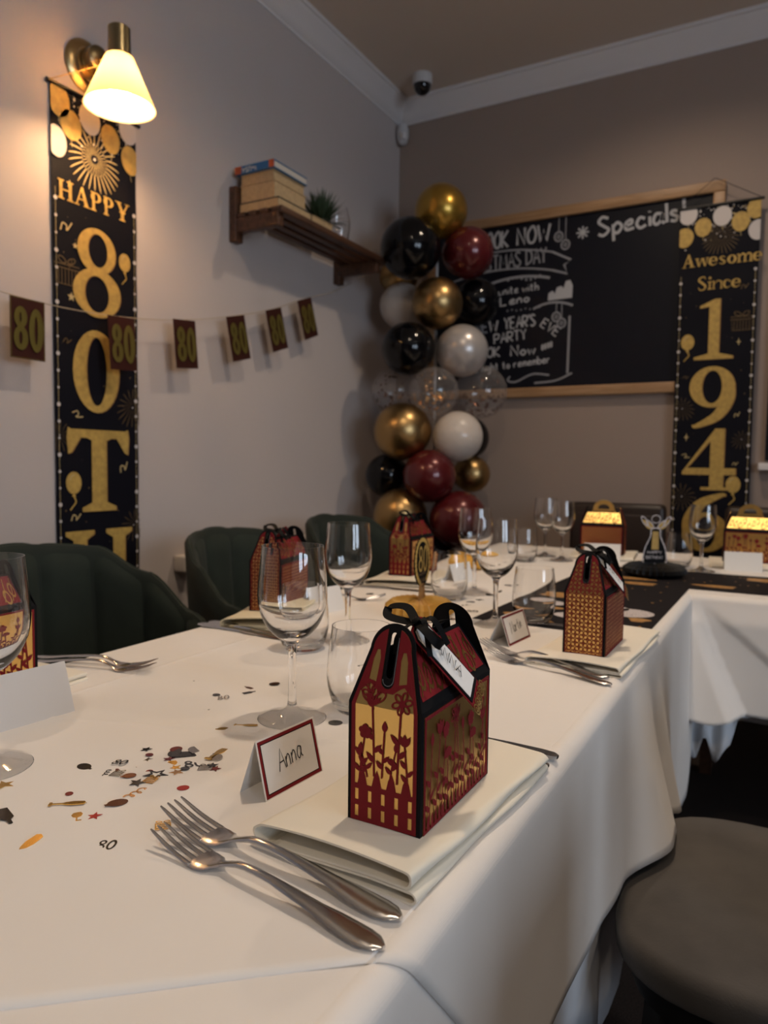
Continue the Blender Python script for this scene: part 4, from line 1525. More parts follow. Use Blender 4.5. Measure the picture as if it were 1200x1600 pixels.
CONFETTI = [
 ('star','silver',-.702,.728,.0062,'tiny silver star by the left fork tines'), ('bottle','brown',-.616,.741,.0068,'brown bottle confetti above a black one, left of the big wine glass'),
 ('bottle','black',-.601,.725,.0075,'black bottle confetti below a brown one, left of the big wine glass'), ('dot','black',-.630,.695,.0041,'dark dot beside the silver number, left of the big wine glass'),
 ('number','silver',-.614,.690,.0065,'silver outlined 80 left of the big wine glass'), ('star','black',-.601,.644,.0054,'lone dark star above the main scatter'),
 ('balloon','gold',-.541,.609,.0065,'gold balloon by the foot of the big wine glass'), ('flute','gold',-.528,.631,.0117,'gold flute touching the foot of the big wine glass'),
 ('star','black',-.570,.523,.0053,'black star at the top left of the main scatter'), ('dot','maroon',-.556,.514,.0033,'small maroon dot below the top left black star'),
 ('dot','black',-.549,.521,.0033,'small black dot right of the top left black star'), ('star','silver',-.551,.506,.0051,'pinkish silver star in the main scatter'),
 ('balloon','black',-.589,.462,.0069,'black balloon alone in the shadow of the left wine glass'), ('balloon','black',-.538,.531,.0079,'black balloon under a maroon dot in the scatter'),
 ('dot','maroon',-.543,.538,.0053,'maroon dot on the black balloon in the scatter'), ('bottle','black',-.523,.538,.0157,'long black bottle at the top of the scatter'),
 ('balloon','silver',-.528,.549,.0080,'silver balloon on the long black bottle'), ('flute','gold',-.500,.553,.0158,'gold champagne flute standing at the right of the scatter'),
 ('balloon','silver',-.494,.544,.0078,'silver balloon under the gold champagne flute'), ('number','black',-.566,.486,.0063,'black outlined 80 at the left of the scatter'),
 ('star','maroon',-.550,.487,.0050,'maroon star right of the black outlined 80'), ('dot','maroon',-.557,.472,.0031,'maroon dot above the silver gift at the left'),
 ('swirl','black',-.559,.464,.0055,'black curl at the left end of the scatter'), ('gift','silver',-.548,.466,.0067,'silver gift at the left end of the scatter'),
 ('balloon','brown',-.534,.469,.0055,'bronze balloon right of the left silver gift'), ('dot','red',-.522,.470,.0048,'red dot beside the bronze balloon'),
 ('dot','maroon',-.527,.487,.0031,'maroon dot above the open black star'), ('openstar','black',-.516,.485,.0104,'large open black star outline in the scatter'),
 ('gift','gold',-.510,.472,.0072,'gold gift below the open black star'), ('star','black',-.516,.462,.0065,'black star below the red dot'),
 ('goblet','gold',-.520,.509,.0076,'gold goblet in the middle of the scatter'), ('star','gold',-.512,.506,.0056,'gold star at the base of the middle goblet'),
 ('star','orange',-.503,.499,.0062,'rose gold star below the middle goblet'), ('star','maroon',-.532,.517,.0051,'maroon star left of the middle goblet'),
 ('dot','black',-.501,.508,.0037,'black dot right of the rose gold star'), ('star','black',-.502,.525,.0051,'black star lying on a black outlined 80'),
 ('number','black',-.503,.522,.0082,'black outlined 80 under a black star'), ('gift','silver',-.486,.520,.0081,'silver gift at the right of the scatter'),
 ('star','maroon',-.476,.523,.0050,'maroon star at the right of the scatter'), ('star','black',-.483,.527,.0050,'black star touching the right silver gift'),
 ('star','gold',-.462,.536,.0050,'gold star nearest the Anna card'), ('swirl','orange',-.502,.449,.0098,'copper curl below the scatter'),
 ('dot','red',-.473,.477,.0047,'red dot alone between scatter and Anna card'), ('dot','maroon',-.551,.416,.0029,'maroon dot above the lying gold flute'),
 ('flute','gold',-.535,.402,.0128,'gold flute pointing at a silver star'), ('star','silver',-.529,.416,.0056,'silver star at the end of a gold flute'),
 ('goblet','gold',-.510,.392,.0064,'gold goblet beside the red star'), ('star','red',-.498,.400,.0054,'bright red star beside a gold goblet'),
 ('balloon','brown',-.500,.426,.0078,'dark bronze balloon above the red star'), ('bottle','black',-.559,.361,.0118,'black bottle at the left edge of the photo'),
 ('flute','gold',-.504,.340,.0148,'gold flute nearest the lower left corner'), ('number','black',-.452,.374,.0065,'black 80 left of the fork tines'),
 ('star','gold',-.618,.398,.0082,'gold star at the foot of the left wine glass'), ('gift','gold',-.435,.416,.0073,'gold gift under the fork tines'),
 ('dot','black',-.595,.770,.0061,'dark disc right of the stem of the big wine glass'), ('star','black',-.545,.900,.0075,'left dark star seen through the front tumbler'),
 ('star','black',-.535,.914,.0076,'right dark star seen through the front tumbler'), ('dot','black',-.445,.690,.0070,'dark disc under the front tumbler by the Anna box'),
 ('star','black',-.583,1.320,.0090,'black star just right of the gold honeycomb'), ('bottle','black',-.575,1.347,.0117,'black bottle right of the gold honeycomb'),
 ('balloon','black',-.597,1.464,.0112,'black balloon in front of the hidden wine glass'), ('star','black',-.592,1.502,.0100,'black star by the foot of the hidden wine glass'),
 ('swirl','black',-.595,1.422,.0109,'black curl left of the runner end'), ('number','black',-.556,1.375,.0105,'black 80 touching the runner end'),
 ('dot','black',-.592,1.569,.0089,'black dot left of the runner, farther back'), ('bottle','black',-.591,1.630,.0137,'black bottle left of the runner, farther back'),
 ('balloon','brown',-.557,1.286,.0087,'bronze balloon in front of the runner corner'), ('dot','black',-.832,1.431,.0074,'dark dot behind the fork by the gold honeycomb'),
 ('star','silver',-.545,1.320,.0089,'silver star beside the runner corner'), ('star','black',-.600,1.722,.0112,'black star farthest up the runner edge'),
]
ANG = [('gold flute nearest the lower left corner', 1.77), ('gold flute pointing at a silver star', 0.65), ('gold champagne flute standing at the right of the scatter', 1.76), ('gold flute touching the foot of the big wine glass', 0.36),
       ('gold goblet in the middle of the scatter', 2.3), ('gold goblet beside the red star', 2.44), ('black bottle at the left edge of the photo', -0.31), ('long black bottle at the top of the scatter', 0.8)]
rnd = random.Random(11)
for i, (k, c, x, y, r, lab) in enumerate(CONFETTI):
    o = link('confetti_' + k, conf_mesh(k, FM_[c]))
    ang = rnd.uniform(0, 2 * PI)
    ang = dict(ANG).get(lab, ang)
    if k in ('number', 'gift'):
        ang = rnd.uniform(.1, .9)
    r *= 1.2
    o.scale = (r, r, r)
    o.location = (x, y, TT + .0006 + (i % 5) * .0004)
    o.rotation_euler = (rnd.uniform(-.08, .08), rnd.uniform(-.08, .08), ang)
    tag(o, lab, 'confetti', 'foil confetti on the white cloth')

# ------------------------------------------------------------------ green tub chairs
def tub_chair(label, loc, rz):
    """faces +x in its own frame"""
    t = thing('tub_chair', label, 'chair', loc, rz, 'green velvet tub chairs')
    A = math.radians(118)
    RX, RY = .255, .265
    def ztop(f):
        a = abs(f) / A
        return interp([(0, .862), (.34, .850), (.55, .79), (.8, .70), (1, .66)], a)
    def pt(f, rr, z):
        # f = 0 at the back (-x)
        lean = (z - .45) * .16
        sp = 1 + lean * .35
        return (-(RX * rr * sp) * cos(f) - lean * .45 * max(0, cos(f)), RY * rr * sp * sin(f), z)
    # outer shell
    vs, fs = [], []
    n, m = 44, 8
    for i in range(n + 1):
        f = -A + 2 * A * i / n
        zt = ztop(f)
        for j in range(m + 1):
            z = .34 + (zt - .012 - .34) * j / m
            vs.append(pt(f, 1.0, z))
        vs.append(pt(f, .975, zt))
        vs.append(pt(f, .93, zt))
        for j in range(m + 1):
            z = zt - .012 - (zt - .012 - .40) * j / m
            vs.append(pt(f, .905, z))
    k = 2 * (m + 1) + 2
    for i in range(n):
        for j in range(k - 1):
            fs.append((i * k + j, i * k + j + 1, (i + 1) * k + j + 1, (i + 1) * k + j))
        fs.append((i * k + k - 1, i * k, (i + 1) * k, (i + 1) * k + k - 1))
    fs += [tuple(range(k)), tuple(n * k + j for j in range(k))]
    MB().add(vs, fs).build('shell', M['green_d'], t, True, angle=50)
    # upholstered channels on the inner face
    nc = 9
    for c in range(nc):
        f0, f1 = -A + 2 * A * c / nc, -A + 2 * A * (c + 1) / nc
        vs, fs = [], []
        q, m2 = 8, 12
        for i in range(q + 1):
            u = i / q
            f = f0 + (f1 - f0) * u
            b = (1 - (2 * u - 1) ** 4) * .015
            zt = ztop(f) + .004 - .006 * (2 * u - 1) ** 4
            for j in range(m2 + 1):
                s = j / m2
                z = .43 + (zt - .43) * s
                rr = .915 - b / .26 * min(1, 6 * (1 - s) + .25)
                if s == 1:
                    rr = .955
                vs.append(pt(f, rr, z))
            vs.append(pt(f, .985, zt - .010))
        k = m2 + 2
        for i in range(q):
            for j in range(k - 1):
                fs.append((i * k + j, (i + 1) * k + j, (i + 1) * k + j + 1, i * k + j + 1))
        MB().add(vs, fs).build('back_channel', M['green'], t, True, fix=False, angle=75)
    MB().lathe([(.0001, .36), (.215, .36), (.235, .375), (.238, .44), (.22, .468), (.0001, .478)], 40).build('seat', M['green'], t, True)
    for sx in (-1, 1):
        for sy in (-1, 1):
            MB().tube([(sx * .13, sy * .13, .36), (sx * .19, sy * .19, 0)], [.016, .010], 10).build('leg', M['leg'], t, True)
    return t
tub_chair('nearest green velvet tub chair at the left side of the table', (-1.215, .985, 0), .0)
tub_chair('second green velvet tub chair, in front of the radiator valve', (-1.215, 1.632, -.008), .0)
tub_chair('third green velvet tub chair, mostly hidden by glasses and the floral box', (-1.215, 2.20, 0), -.05)

# ------------------------------------------------------------------ brown leather chairs behind the far table
def leather_chair(label, loc, rz):
    t = thing('leather_chair', label, 'chair', loc, rz, 'brown leather chairs')
    MB().rbox((-.21, -.20, .42), (.21, .22, .49), .025).build('seat', M['leather'], t, True)
    MB().rbox((-.19, .20, .46), (.19, .262, .905), .022).build('backrest', M['leather'], t, True)
    MB().rbox((-.17, .196, .50), (.17, .202, .86), .0025).build('back_pad', M['leather'], t, True)
    for sx in (-1, 1):
        MB().box((sx * .19 - .018, -.19, 0), (sx * .19 + .018, -.154, .42)).build('leg', M['darkwood'], t)
        MB().box((sx * .19 - .018, .20, 0), (sx * .19 + .018, .236, .45)).build('leg', M['darkwood'], t)
    return t
leather_chair('brown leather chair behind the far table, left of the right hand banner', (-.615, 2.82, 0), -.03)
leather_chair('brown leather chair behind the far table at the right edge', (-.02, 2.86, 0), 0)

# ------------------------------------------------------------------ grey suede chairs at the right
def suede_chair(label, loc, rz):
    t = thing('suede_chair', label, 'chair', loc, rz, 'grey suede chairs')
    # rounded seat pad facing -x
    def out(s, n=40):
        p = []
        for k in range(n):
            a = 2 * PI * k / n
            e = .55
            c, q = cos(a), sin(a)
            p.append((.225 * math.copysign(abs(c) ** e, c) * s, .228 * math.copysign(abs(q) ** e, q) * s))
        return p
    vs, fs = [], []
    lev = [(.97, .415), (1, .425), (1.0, .448), (.985, .458), (.95, .464), (.6, .470), (.2, .472)]
    for s, z in lev:
        vs += [(x, y, z) for x, y in out(s)]
    for i in range(len(lev) - 1):
        for k in range(40):
            fs.append((i * 40 + k, i * 40 + (k + 1) % 40, (i + 1) * 40 + (k + 1) % 40, (i + 1) * 40 + k))
    fs += [tuple(range(40))[::-1], tuple((len(lev) - 1) * 40 + k for k in range(40))]
    MB().add(vs, fs).build('seat', M['suede'], t, True)
    fv = []
    fv += [(x, y, .375) for x, y in out(.9)] + [(x, y, .417) for x, y in out(.96)]
    MB().add(fv, [(k, (k + 1) % 40, 40 + (k + 1) % 40, 40 + k) for k in range(40)] + [tuple(range(40))[::-1], tuple(range(40, 80))]).build('seat_frame', M['leg'], t, True)
    vs, fs = [], []
    for i in range(21):
        f = -1.0 + 2.0 * i / 20
        for j, z in enumerate(lin(.47, .86, 8)):
            for d in (0, .045):
                vs.append((.20 + d + (z - .47) * .18 - .14 * (1 - cos(f)), .22 * sin(f) / sin(1.0), z))
    for i in range(20):
        for j in range(8):
            a, b = (i * 9 + j) * 2, ((i + 1) * 9 + j) * 2
            fs += [(a, a + 2, b + 2, b), (a + 1, b + 1, b + 3, a + 3)]
        a, b = i * 18, (i + 1) * 18
        fs += [(a, b, b + 1, a + 1), (a + 16, a + 17, b + 17, b + 16)]
    for i in (0, 20):
        for j in range(8):
            a = (i * 9 + j) * 2
            fs.append((a, a + 1, a + 3, a + 2))
    MB().add(vs, fs).build('backrest', M['suede'], t, True)
    for sx in (-1, 1):
        for sy in (-1, 1):
            MB().tube([(sx * .15, sy * .16, .38), (sx * .18, sy * .19, 0)], [.022, .016], 4).build('leg', M['leg'], t)
    return t
suede_chair('grey brown suede chair seat beside the hanging cloth, farther of the two', (.040, 1.098, 0), 0)
suede_chair('grey brown suede chair seat just peeping in at the bottom edge', (.040, .520, 0), 0)

# ------------------------------------------------------------------ wall banners
def banner(label, cat, mk, width, z0, z1, parts, cord, rodext=.012):
    """mk(u, v, w): u across, v = world height, w out of the wall"""
    t = thing('wall_banner', label, cat, (0, 0, 0))
    hw = width / 2
    vs, fs = [], []
    n = 60
    for i in range(n + 1):
        v = z0 + (z1 - z0) * i / n
        for j in range(9):
            u = -hw + width * j / 8
            vs.append(mk(u, v, .004 + .0012 * sin(v * 26) * (1 if i % 2 else .8)))
    for i in range(n):
        for j in range(8):
            fs.append((i * 9 + j, i * 9 + j + 1, (i + 1) * 9 + j + 1, (i + 1) * 9 + j))
    MB().add(vs, fs).build('banner_fabric', M['fabric'], t, True, fix=False)
    MB().tube([mk(-hw - rodext, z1 + .004, .008), mk(hw + rodext, z1 + .004, .008)], .0055, 10).build('top_rod', M['black'], t, True)
    MB().tube([mk(-hw - rodext, z0, .008), mk(hw + rodext, z0, .008)], .0055, 10).build('bottom_rod', M['black'], t, True)
    MB().tube(cord, .0014, 6).build('hanging_cord', M['black'] if 'Awesome' in label else M['brass'], t, True)
    parts(t, lambda u, v, w: mk(u, v, .0060 + w))
    return t

def deco(t, mp, hw, z0, z1, balloons, fire, extras):
    g, l, wt, dm = MB(), MB(), MB(), MB()
    # lights strung along both edges
    k = 0
    v = z1 - .30
    while v > z0 + .03:
        for s in (-1, 1):
            r = (.0062, .0046, .0036)[k % 3]
            wt.disc2((s * (hw - .011), v + (0 if s < 0 else .03)), r, mp, .0008, 12)
        v -= .047
        k += 1
    for s in (-1, 1):
        l.ribbon2([(s * (hw - .011), z1 - .27), (s * (hw - .011), z0 + .02)], .0012, mp, .0004)
    for cx, cy, rx, ry, kind, rot in balloons:
        mb = MB()
        pts = [(rx * cos(a), ry * sin(a) * (1.0 if sin(a) > 0 else 1.12)) for a in [2 * PI * q / 24 for q in range(24)]]
        pts = [(max(-hw, min(hw, cx + a * cos(rot) - b * sin(rot))), min(z1, cy + a * sin(rot) + b * cos(rot))) for a, b in pts]
        mb.poly2(pts, mp, .0010)
        mb.build('printed_balloon', M['pwhite' if kind == 'w' else 'pgold'], t, fix=False)
        l.ribbon2([(cx, cy - ry * 1.1), (cx + .004, cy - ry * 1.6)], .0015, mp, .0006) if abs(cx) < hw - .02 else None
    for cx, cy, r, m_, nn in fire:
        mb = MB()
        for q in range(nn):
            a = 2 * PI * q / nn
            for r0, r1, w_ in ((.14, .52, .016), (.46, 1.0, .034)):
                b = a + (.12 if r0 > .2 else 0)
                dr = -.22 * max(0, abs(cos(b)))
                pts = [(cx + r * (r0 + (r1 - r0) * s) * cos(b), cy + r * (r0 + (r1 - r0) * s) * sin(b) + r * dr * ((r0 + (r1 - r0) * s) ** 2)) for s in lin(0, 1, 5)]
                pts = [(max(-hw, min(hw, p[0])), p[1]) for p in pts]
                mb.ribbon2(pts, [r * w_ * .5, r * w_, r * w_ * 1.2, r * w_ * 1.3, r * w_ * 1.2, r * w_ * .5], mp, .0007)
        wt.disc2((cx, cy), r * .045, mp, .0009, 10)
        mb.build('printed_firework', M[dict(g='pgold', l='pgold_l', d='pgold_d')[m_]], t, fix=False)['kind'] = 'stuff'
    rnd = random.Random(4)
    for q in range(150):
        u, v = rnd.uniform(-hw + .005, hw - .005), z1 - abs(rnd.gauss(0, .055)) - .003
        (wt if q % 3 else l).disc2((u, v), rnd.uniform(.001, .0034), mp, .0006, 7)
    for q in range(40):
        dm.disc2((rnd.uniform(-hw + .02, hw - .02), rnd.uniform(z0, z1 - .3)), rnd.uniform(.001, .0028), mp, .0005, 7)
    extras(g, l, wt, dm)
    for mb, n_, m_ in ((g, 'gold_decoration', 'pgold'), (l, 'pale_decoration', 'pgold_l'), (wt, 'white_decoration', 'pwhite'), (dm, 'dim_decoration', 'pgold_d')):
        if mb.f:
            mb.build(n_, M[m_], t, fix=False)['kind'] = 'stuff'

def giftprint(mb, mp, cx, cy, s):
    for k in range(6):
        x = cx + s * (-.8 + k * .32)
        mb.ribbon2([(x, cy - s), (x * 1, cy + s * .3)], s * .07, mp, .0007)
    mb.ribbon2([(cx - s, cy - s), (cx + s, cy - s), (cx + s * 1.1, cy + s * .3), (cx - s * 1.1, cy + s * .3)], s * .08, mp, .0007, True)
    mb.ribbon2([(cx - s * 1.2, cy + s * .3), (cx + s * 1.2, cy + s * .3), (cx + s * 1.2, cy + s * .6), (cx - s * 1.2, cy + s * .6)], s * .09, mp, .0007, True)
    for q in (-1, 1):
        mb.ring2((cx + q * s * .45, cy + s * .95), (s * .45, s * .26), (s * .33, s * .16), mp, .0007, 16, None, q * .5)
def balprint(g, l, mp, cx, cy, s):
    g.disc2((cx, cy), (s, s * 1.25), mp, .0009, 20)
    l.ribbon2([(cx - s * .5, cy + s * .3), (cx - s * .3, cy + s * .75), (cx + s * .1, cy + s * .9)], s * .14, mp, .0012)
    g.poly2([(cx - s * .3, cy - s * 1.5), (cx + s * .3, cy - s * 1.5), (cx, cy - s * 1.15)], mp, .0009)
    g.ribbon2(smooth_pts([(cx, cy - s * 1.5, 0), (cx + s * .25, cy - s * 2.1, 0), (cx - s * .15, cy - s * 2.6, 0), (cx - s * .5, cy - s * 3.0, 0)], 5), s * .16, mp, .0009)
def curl(mb, mp, cx, cy, s, rot=0):
    q = smooth_pts([(-1, -.3, 0), (-.4, .5, 0), (.1, .1, 0), (-.1, -.4, 0), (.3, -.2, 0), (1, .4, 0)], 5)
    mb.ribbon2([(cx + s * (p.x * cos(rot) - p.y * sin(rot)), cy + s * (p.x * sin(rot) + p.y * cos(rot))) for p in q], s * .2, mp, .0007)
def bigchar(t, ch, mp, x, y, w, h, edge=.0045):
    o = MB()
    serif(o, ch, x + edge * .7, y - edge * .3, w, h, mp, .0008)
    e = o.build('letter_shadow', M['pbrown'], t, fix=False)
    o = MB()
    serif(o, ch, x, y, w, h, mp, .0014)
    o.build('printed_letter', M['pgold'], t, fix=False)

LB0, LBW = 1.476, .296
def mkL(u, v, w):
    return (XL + .002 + w, LB0 + u, v)
def partsL(t, mp):
    def e(y):
        return y - LB0
    def extras(g, l, wt, dm):
        giftprint(dm, mp, e(1.372), 1.575, .034)
        giftprint(l, mp, e(1.372), 1.575, .0335) if False else None
        balprint(g, l, mp, e(1.575), 1.650, .022)
        balprint(g, l, mp, e(1.384), .985, .026)
        for c in ((1.372, 1.70, .022, .3), (1.565, 1.03, .02, .6), (1.40, 1.18, .018, -.6), (1.39, .885, .018, .2), (1.37, 1.385, .014, 0), (1.385, 1.60, .012, 1)):
            curl(l if c[1] < 1.3 or c[1] > 1.65 else dm, mp, e(c[0]), c[1], c[2], c[3])
        for c in ((1.385, 1.82, .012), (1.40, 1.655, .010), (1.385, 1.51, .014)):
            l.poly2([(e(c[0]) + a * c[2], c[1] + b * c[2]) for a, b in star_pts(1)], mp, .0009)
    hw = LBW / 2
    deco(t, mp, hw, .30, 2.07, [(e(1.353), 2.035, .036, .040, 'g', .1), (e(1.392), 1.985, .035, .038, 'g', .15), (e(1.345), 1.925, .032, .040, 'w', .1), (e(1.455), 2.025, .036, .040, 'w', .1), (e(1.527), 1.997, .034, .038, 'g', .2), (e(1.593), 2.045, .034, .036, 'w', 0), (e(1.600), 1.962, .034, .040, 'g', .1)],
         [(e(1.470), 1.917, .088, 'l', 26), (e(1.60), 1.215, .06, 'd', 18), (e(1.34), 1.12, .045, 'd', 14), (e(1.60), .85, .05, 'd', 14)], extras)
    x = e(1.346)
    for ch, w in zip('HAPPY', (.050, .050, .040, .040, .050)):
        bigchar(t, ch, mp, x, 1.772, w, .053, .0018)
        x += w + .0042
    bigchar(t, '8', mp, e(1.390), 1.468, .168, .255)
    bigchar(t, '0', mp, e(1.386), 1.190, .164, .240)
    bigchar(t, 'T', mp, e(1.366), .900, .214, .240)
    bigchar(t, 'H', mp, e(1.356), .60, .234, .245)
hw = LBW / 2
banner('long black and gold HAPPY 80TH banner on the left wall below the lamp', 'banner', mkL, LBW, .30, 2.07, partsL,
       [mkL(-hw - .006, 2.074, .010), (XL + .10, 1.452, 2.155), (XL + .104, 1.468, 2.152), mkL(hw + .006, 2.074, .010)])

RB0, RBW = -.2935, .300
def mkR(u, v, w):
    # leans a hair clockwise, as it hangs
    return (RB0 + u + (v - 2.12) * -.004, YB - .036 - w, v)
def partsR(t, mp):
    e = lambda x: x - RB0
    hw = RBW / 2
    def extras(g, l, wt, dm):
        giftprint(dm, mp, e(-.197), 1.645, .034)
        balprint(g, l, mp, e(-.398), 1.575, .026)
        balprint(g, l, mp, e(-.205), .985, .028)
        for c in ((-.19, 1.785, .016, .3), (-.40, 1.43, .012, 0), (-.20, 1.27, .014, .5), (-.39, 1.10, .016, -.6), (-.20, 1.07, .012, .2)):
            curl(dm if c[1] > 1.3 else l, mp, e(c[0]), c[1], c[2], c[3])
        for c in ((-.205, 1.565, .016), (-.39, 1.18, .018)):
            l.poly2([(e(c[0]) + (c[2] if k % 2 == 0 else c[2] * .22) * sin(PI * k / 4) * (.6 if k % 4 == 2 else 1), c[1] + (c[2] if k % 2 == 0 else c[2] * .22) * cos(PI * k / 4)) for k in range(8)], mp, .0009)
    deco(t, mp, hw, .35, 2.12, [(-.139 + .02, 2.10, .036, .038, 'w', 0), (e(-.354), 2.042, .032, .036, 'g', 0), (e(-.283), 2.078, .035, .038, 'w', 0), (e(-.215), 2.046, .033, .037, 'g', 0), (e(-.160), 2.088, .034, .036, 'g', 0), (e(-.150), 2.005, .036, .038, 'w', 0), (e(-.425), 2.008, .036, .038, 'g', 0)],
         [(e(-.287), 1.995, .07, 'd', 24), (e(-.41), 1.30, .05, 'd', 16), (e(-.18), 1.17, .04, 'd', 14), (e(-.40), .93, .06, 'd', 16)], extras)
    x = e(-.428)
    for ch, w in zip('Awesome', (.048, .048, .034, .030, .036, .054, .034)):
        bigchar(t, ch, mp, x, 1.882, w * .97, .054, .0012)
        x += w + .0022
    x = e(-.366)
    for ch, w in zip('Since', (.034, .018, .036, .030, .034)):
        bigchar(t, ch, mp, x, 1.785, w * .97, .054, .0012)
        x += w + .0022
    bigchar(t, '1', mp, e(-.372), 1.500, .148, .245)
    bigchar(t, '9', mp, e(-.388), 1.222, .180, .250)
    bigchar(t, '4', mp, e(-.402), .960, .205, .255)
    bigchar(t, '6', mp, e(-.396), .700, .185, .245)
hw = RBW / 2
banner('long black and gold Awesome Since 1946 banner hanging over the blackboard corner', 'banner', mkR, RBW, .35, 2.12, partsR,
       [mkR(-hw - .006, 2.124, .010), mkR(-.025, 2.228, .012), mkR(-.018, 2.228, .012), mkR(hw + .006, 2.124, .010)])

# ------------------------------------------------------------------ blackboard
bb = thing('blackboard', 'large black chalkboard with oak frame and Specials lettering', 'blackboard', (0, 0, 0))
X0, X1, Z0, Z1 = -1.62, -.276, 1.372, 2.226
FWD = .045
MB().box((X0 + .02, YB - .014, Z0 + .02), (X1 - .02, YB - .002, Z1 - .02)).build('board_panel', M['slate'], bb)
for a, b in (((X0, YB - .030, Z1 - FWD), (X1, YB - .001, Z1)), ((X0, YB - .030, Z0), (X1, YB - .001, Z0 + FWD))):
    MB().rbox(a, b, .004).build('frame_rail', M['oak'], bb, True)
for x in (X0, X1 - FWD):
    MB().rbox((x, YB - .030, Z0 + FWD + .0004), (x + FWD, YB - .001, Z1 - FWD - .0004), .004).build('frame_stile', M['oak'], bb, True)
def mpc(u, v, w):
    return (u, YB - .0146 - w, v)
def chalk(text, *a):
    write(MBX[0], text, *a, mpc)
    MBX[0].build('chalk_word', M['chalk'], bb, fix=False)
    MBX[0] = MB()
MBX = [MB()]
chalk('Specials!', -.785, 2.070, -.412, 2.096, .080, .0125)
o = MB()
for k in range(4):
    a = PI * k / 4
    o.ribbon2([(-.855 - .028 * cos(a), 2.098 - .028 * sin(a)), (-.855 + .028 * cos(a), 2.098 + .028 * sin(a))], .007, mpc)
o.build('chalk_asterisk', M['chalk'], bb, fix=False)
chalk('BOOK', -1.352, 2.080, -1.196, 2.081, .076, .011)
chalk('NOW', -1.160, 2.082, -.995, 2.083, .076, .011)
chalk("YEAR'S", -1.213, 1.698, -1.055, 1.704, .052, .008)
chalk('NEW', -1.36, 1.690, -1.24, 1.692, .050, .010)
chalk('EVE', -1.040, 1.700, -.955, 1.640, .040, .007)
chalk('PARTY', -1.262, 1.632, -1.096, 1.646, .046, .007)
chalk('BOOK', -1.37, 1.568, -1.225, 1.572, .046, .008)
chalk('Now', -1.178, 1.570, -1.050, 1.574, .048, .008)
chalk('##', -1.030, 1.585, -.975, 1.60, .035, .006)
chalk('unite with', -1.245, 1.860, -1.045, 1.866, .036, .006)
chalk('Leno', -1.235, 1.808, -1.085, 1.818, .040, .008)
chalk('a night to remember', -1.36, 1.500, -.982, 1.530, .036, .006)
o = MB()
write(o, 'CHRISTMAS DAY', -1.43, 1.974, -1.010, 1.988, .068, .008, mpc)
def arcr(x0, x1, z, rise, wd):
    o.ribbon2([(x0 + (x1 - x0) * t, z + rise * (1 - (2 * t - 1) ** 2)) for t in lin(0, 1, 12)], wd, mpc)
arcr(-1.48, -.99, 2.030, .034, .008)
arcr(-1.48, -.99, 1.948, .030, .008)
o.ribbon2([(-.99, 2.030), (-.905, 1.985), (-.935, 1.965), (-.92, 1.925), (-.99, 1.948)], .010, mpc)
arcr(-1.3, -1.0, 1.915, .02, .012)
arcr(-1.075, -.89, 1.780, .022, .010)
o.ribbon2([(-.903, 1.735), (-.906, 1.475)], .010, mpc)
o.ribbon2(smooth_pts([(-1.18, 1.475, 0), (-1.19, 1.455, 0), (-1.15, 1.448, 0), (-1.07, 1.480, 0), (-.99, 1.472, 0)], 6), .008, mpc)
o.ribbon2(smooth_pts([(-1.06, 1.438, 0), (-.96, 1.446, 0), (-.885, 1.476, 0)], 6), .008, mpc)
for cx, cz, top in ((-.964, 2.095, 2.18), (-.932, 2.055, 2.18), (-.965, 1.735, 1.80), (-.94, 1.705, 1.80)):
    o.ring2((cx, cz), (.022, .024), (.015, .017), mpc, 0, 18)
    o.ring2((cx, cz), (.009, .010), (.004, .005), mpc, 0, 12)
    o.ribbon2([(cx, cz + .024), (cx, top)], .004, mpc)
for k in range(8):
    x = -1.20 + k * .022
    o.disc2((x, 1.925 + .008 * sin(k)), .006, mpc, 0, 8)
    o.disc2((x, 1.783 + .003 * sin(k * 2)), .004, mpc, 0, 8)
o.build('chalk_sketches', M['chalk_dim'], bb, fix=False)['kind'] = 'stuff'
o = MB()
o.poly2([(-1.006, 1.812), (-1.004, 1.845), (-.985, 1.855), (-.975, 1.84), (-.965, 1.868), (-.945, 1.872), (-.935, 1.86), (-.925, 1.892), (-.905, 1.895), (-.893, 1.87), (-.895, 1.815)], mpc)
o.build('chalk_skyline', M['chalk'], bb, fix=False)

# dark framed board at the right edge with its white ledge
db = thing('notice_board', 'dark framed board with a white ledge at the right edge of the back wall', 'board', (0, 0, 0))
MB().box((-.090, YB - .02, 1.085), (.70, YB - .001, 1.95)).build('board_panel', M['slate'], db)
MB().rbox((-.112, YB - .055, 1.045), (.72, YB - .001, 1.075), .004).build('white_ledge', M['trim'], db, True)

# ------------------------------------------------------------------ wall lamp
LY, LX = 1.410, XL + .185
lamp = thing('wall_lamp', 'brass wall lamp with an opal glass cone shade, lit, above the left banner', 'lamp', (0, 0, 0))
MB().lathe([(.0001, 0), (.072, 0), (.074, .006), (.066, .014), (.050, .018), (.046, .024), (.0001, .030)], 40, (XL, 1.452, 2.165), (1, 0, 0)).build('wall_plate', M['brass'], lamp, True)
MB().lathe([(.0001, 0), (.034, 0), (.038, .01), (.036, .035), (.024, .045), (.0001, .047)], 32, (XL + .024, 1.452, 2.175), (1, 0, 0)).build('boss', M['brass_d'], lamp, True)
MB().tube(smooth_pts([(XL + .06, 1.452, 2.175), (XL + .11, 1.440, 2.168), (LX - .02, LY + .004, 2.160)], 6), .008, 10).build('arm', M['brass'], lamp, True)
MB().lathe([(.0001, .080), (.026, .080), (.029, .077), (.0295, .002), (.027, 0), (.0001, 0)], 32, (LX, LY, 2.125)).build('lamp_cap', M['brass_d'], lamp, True)
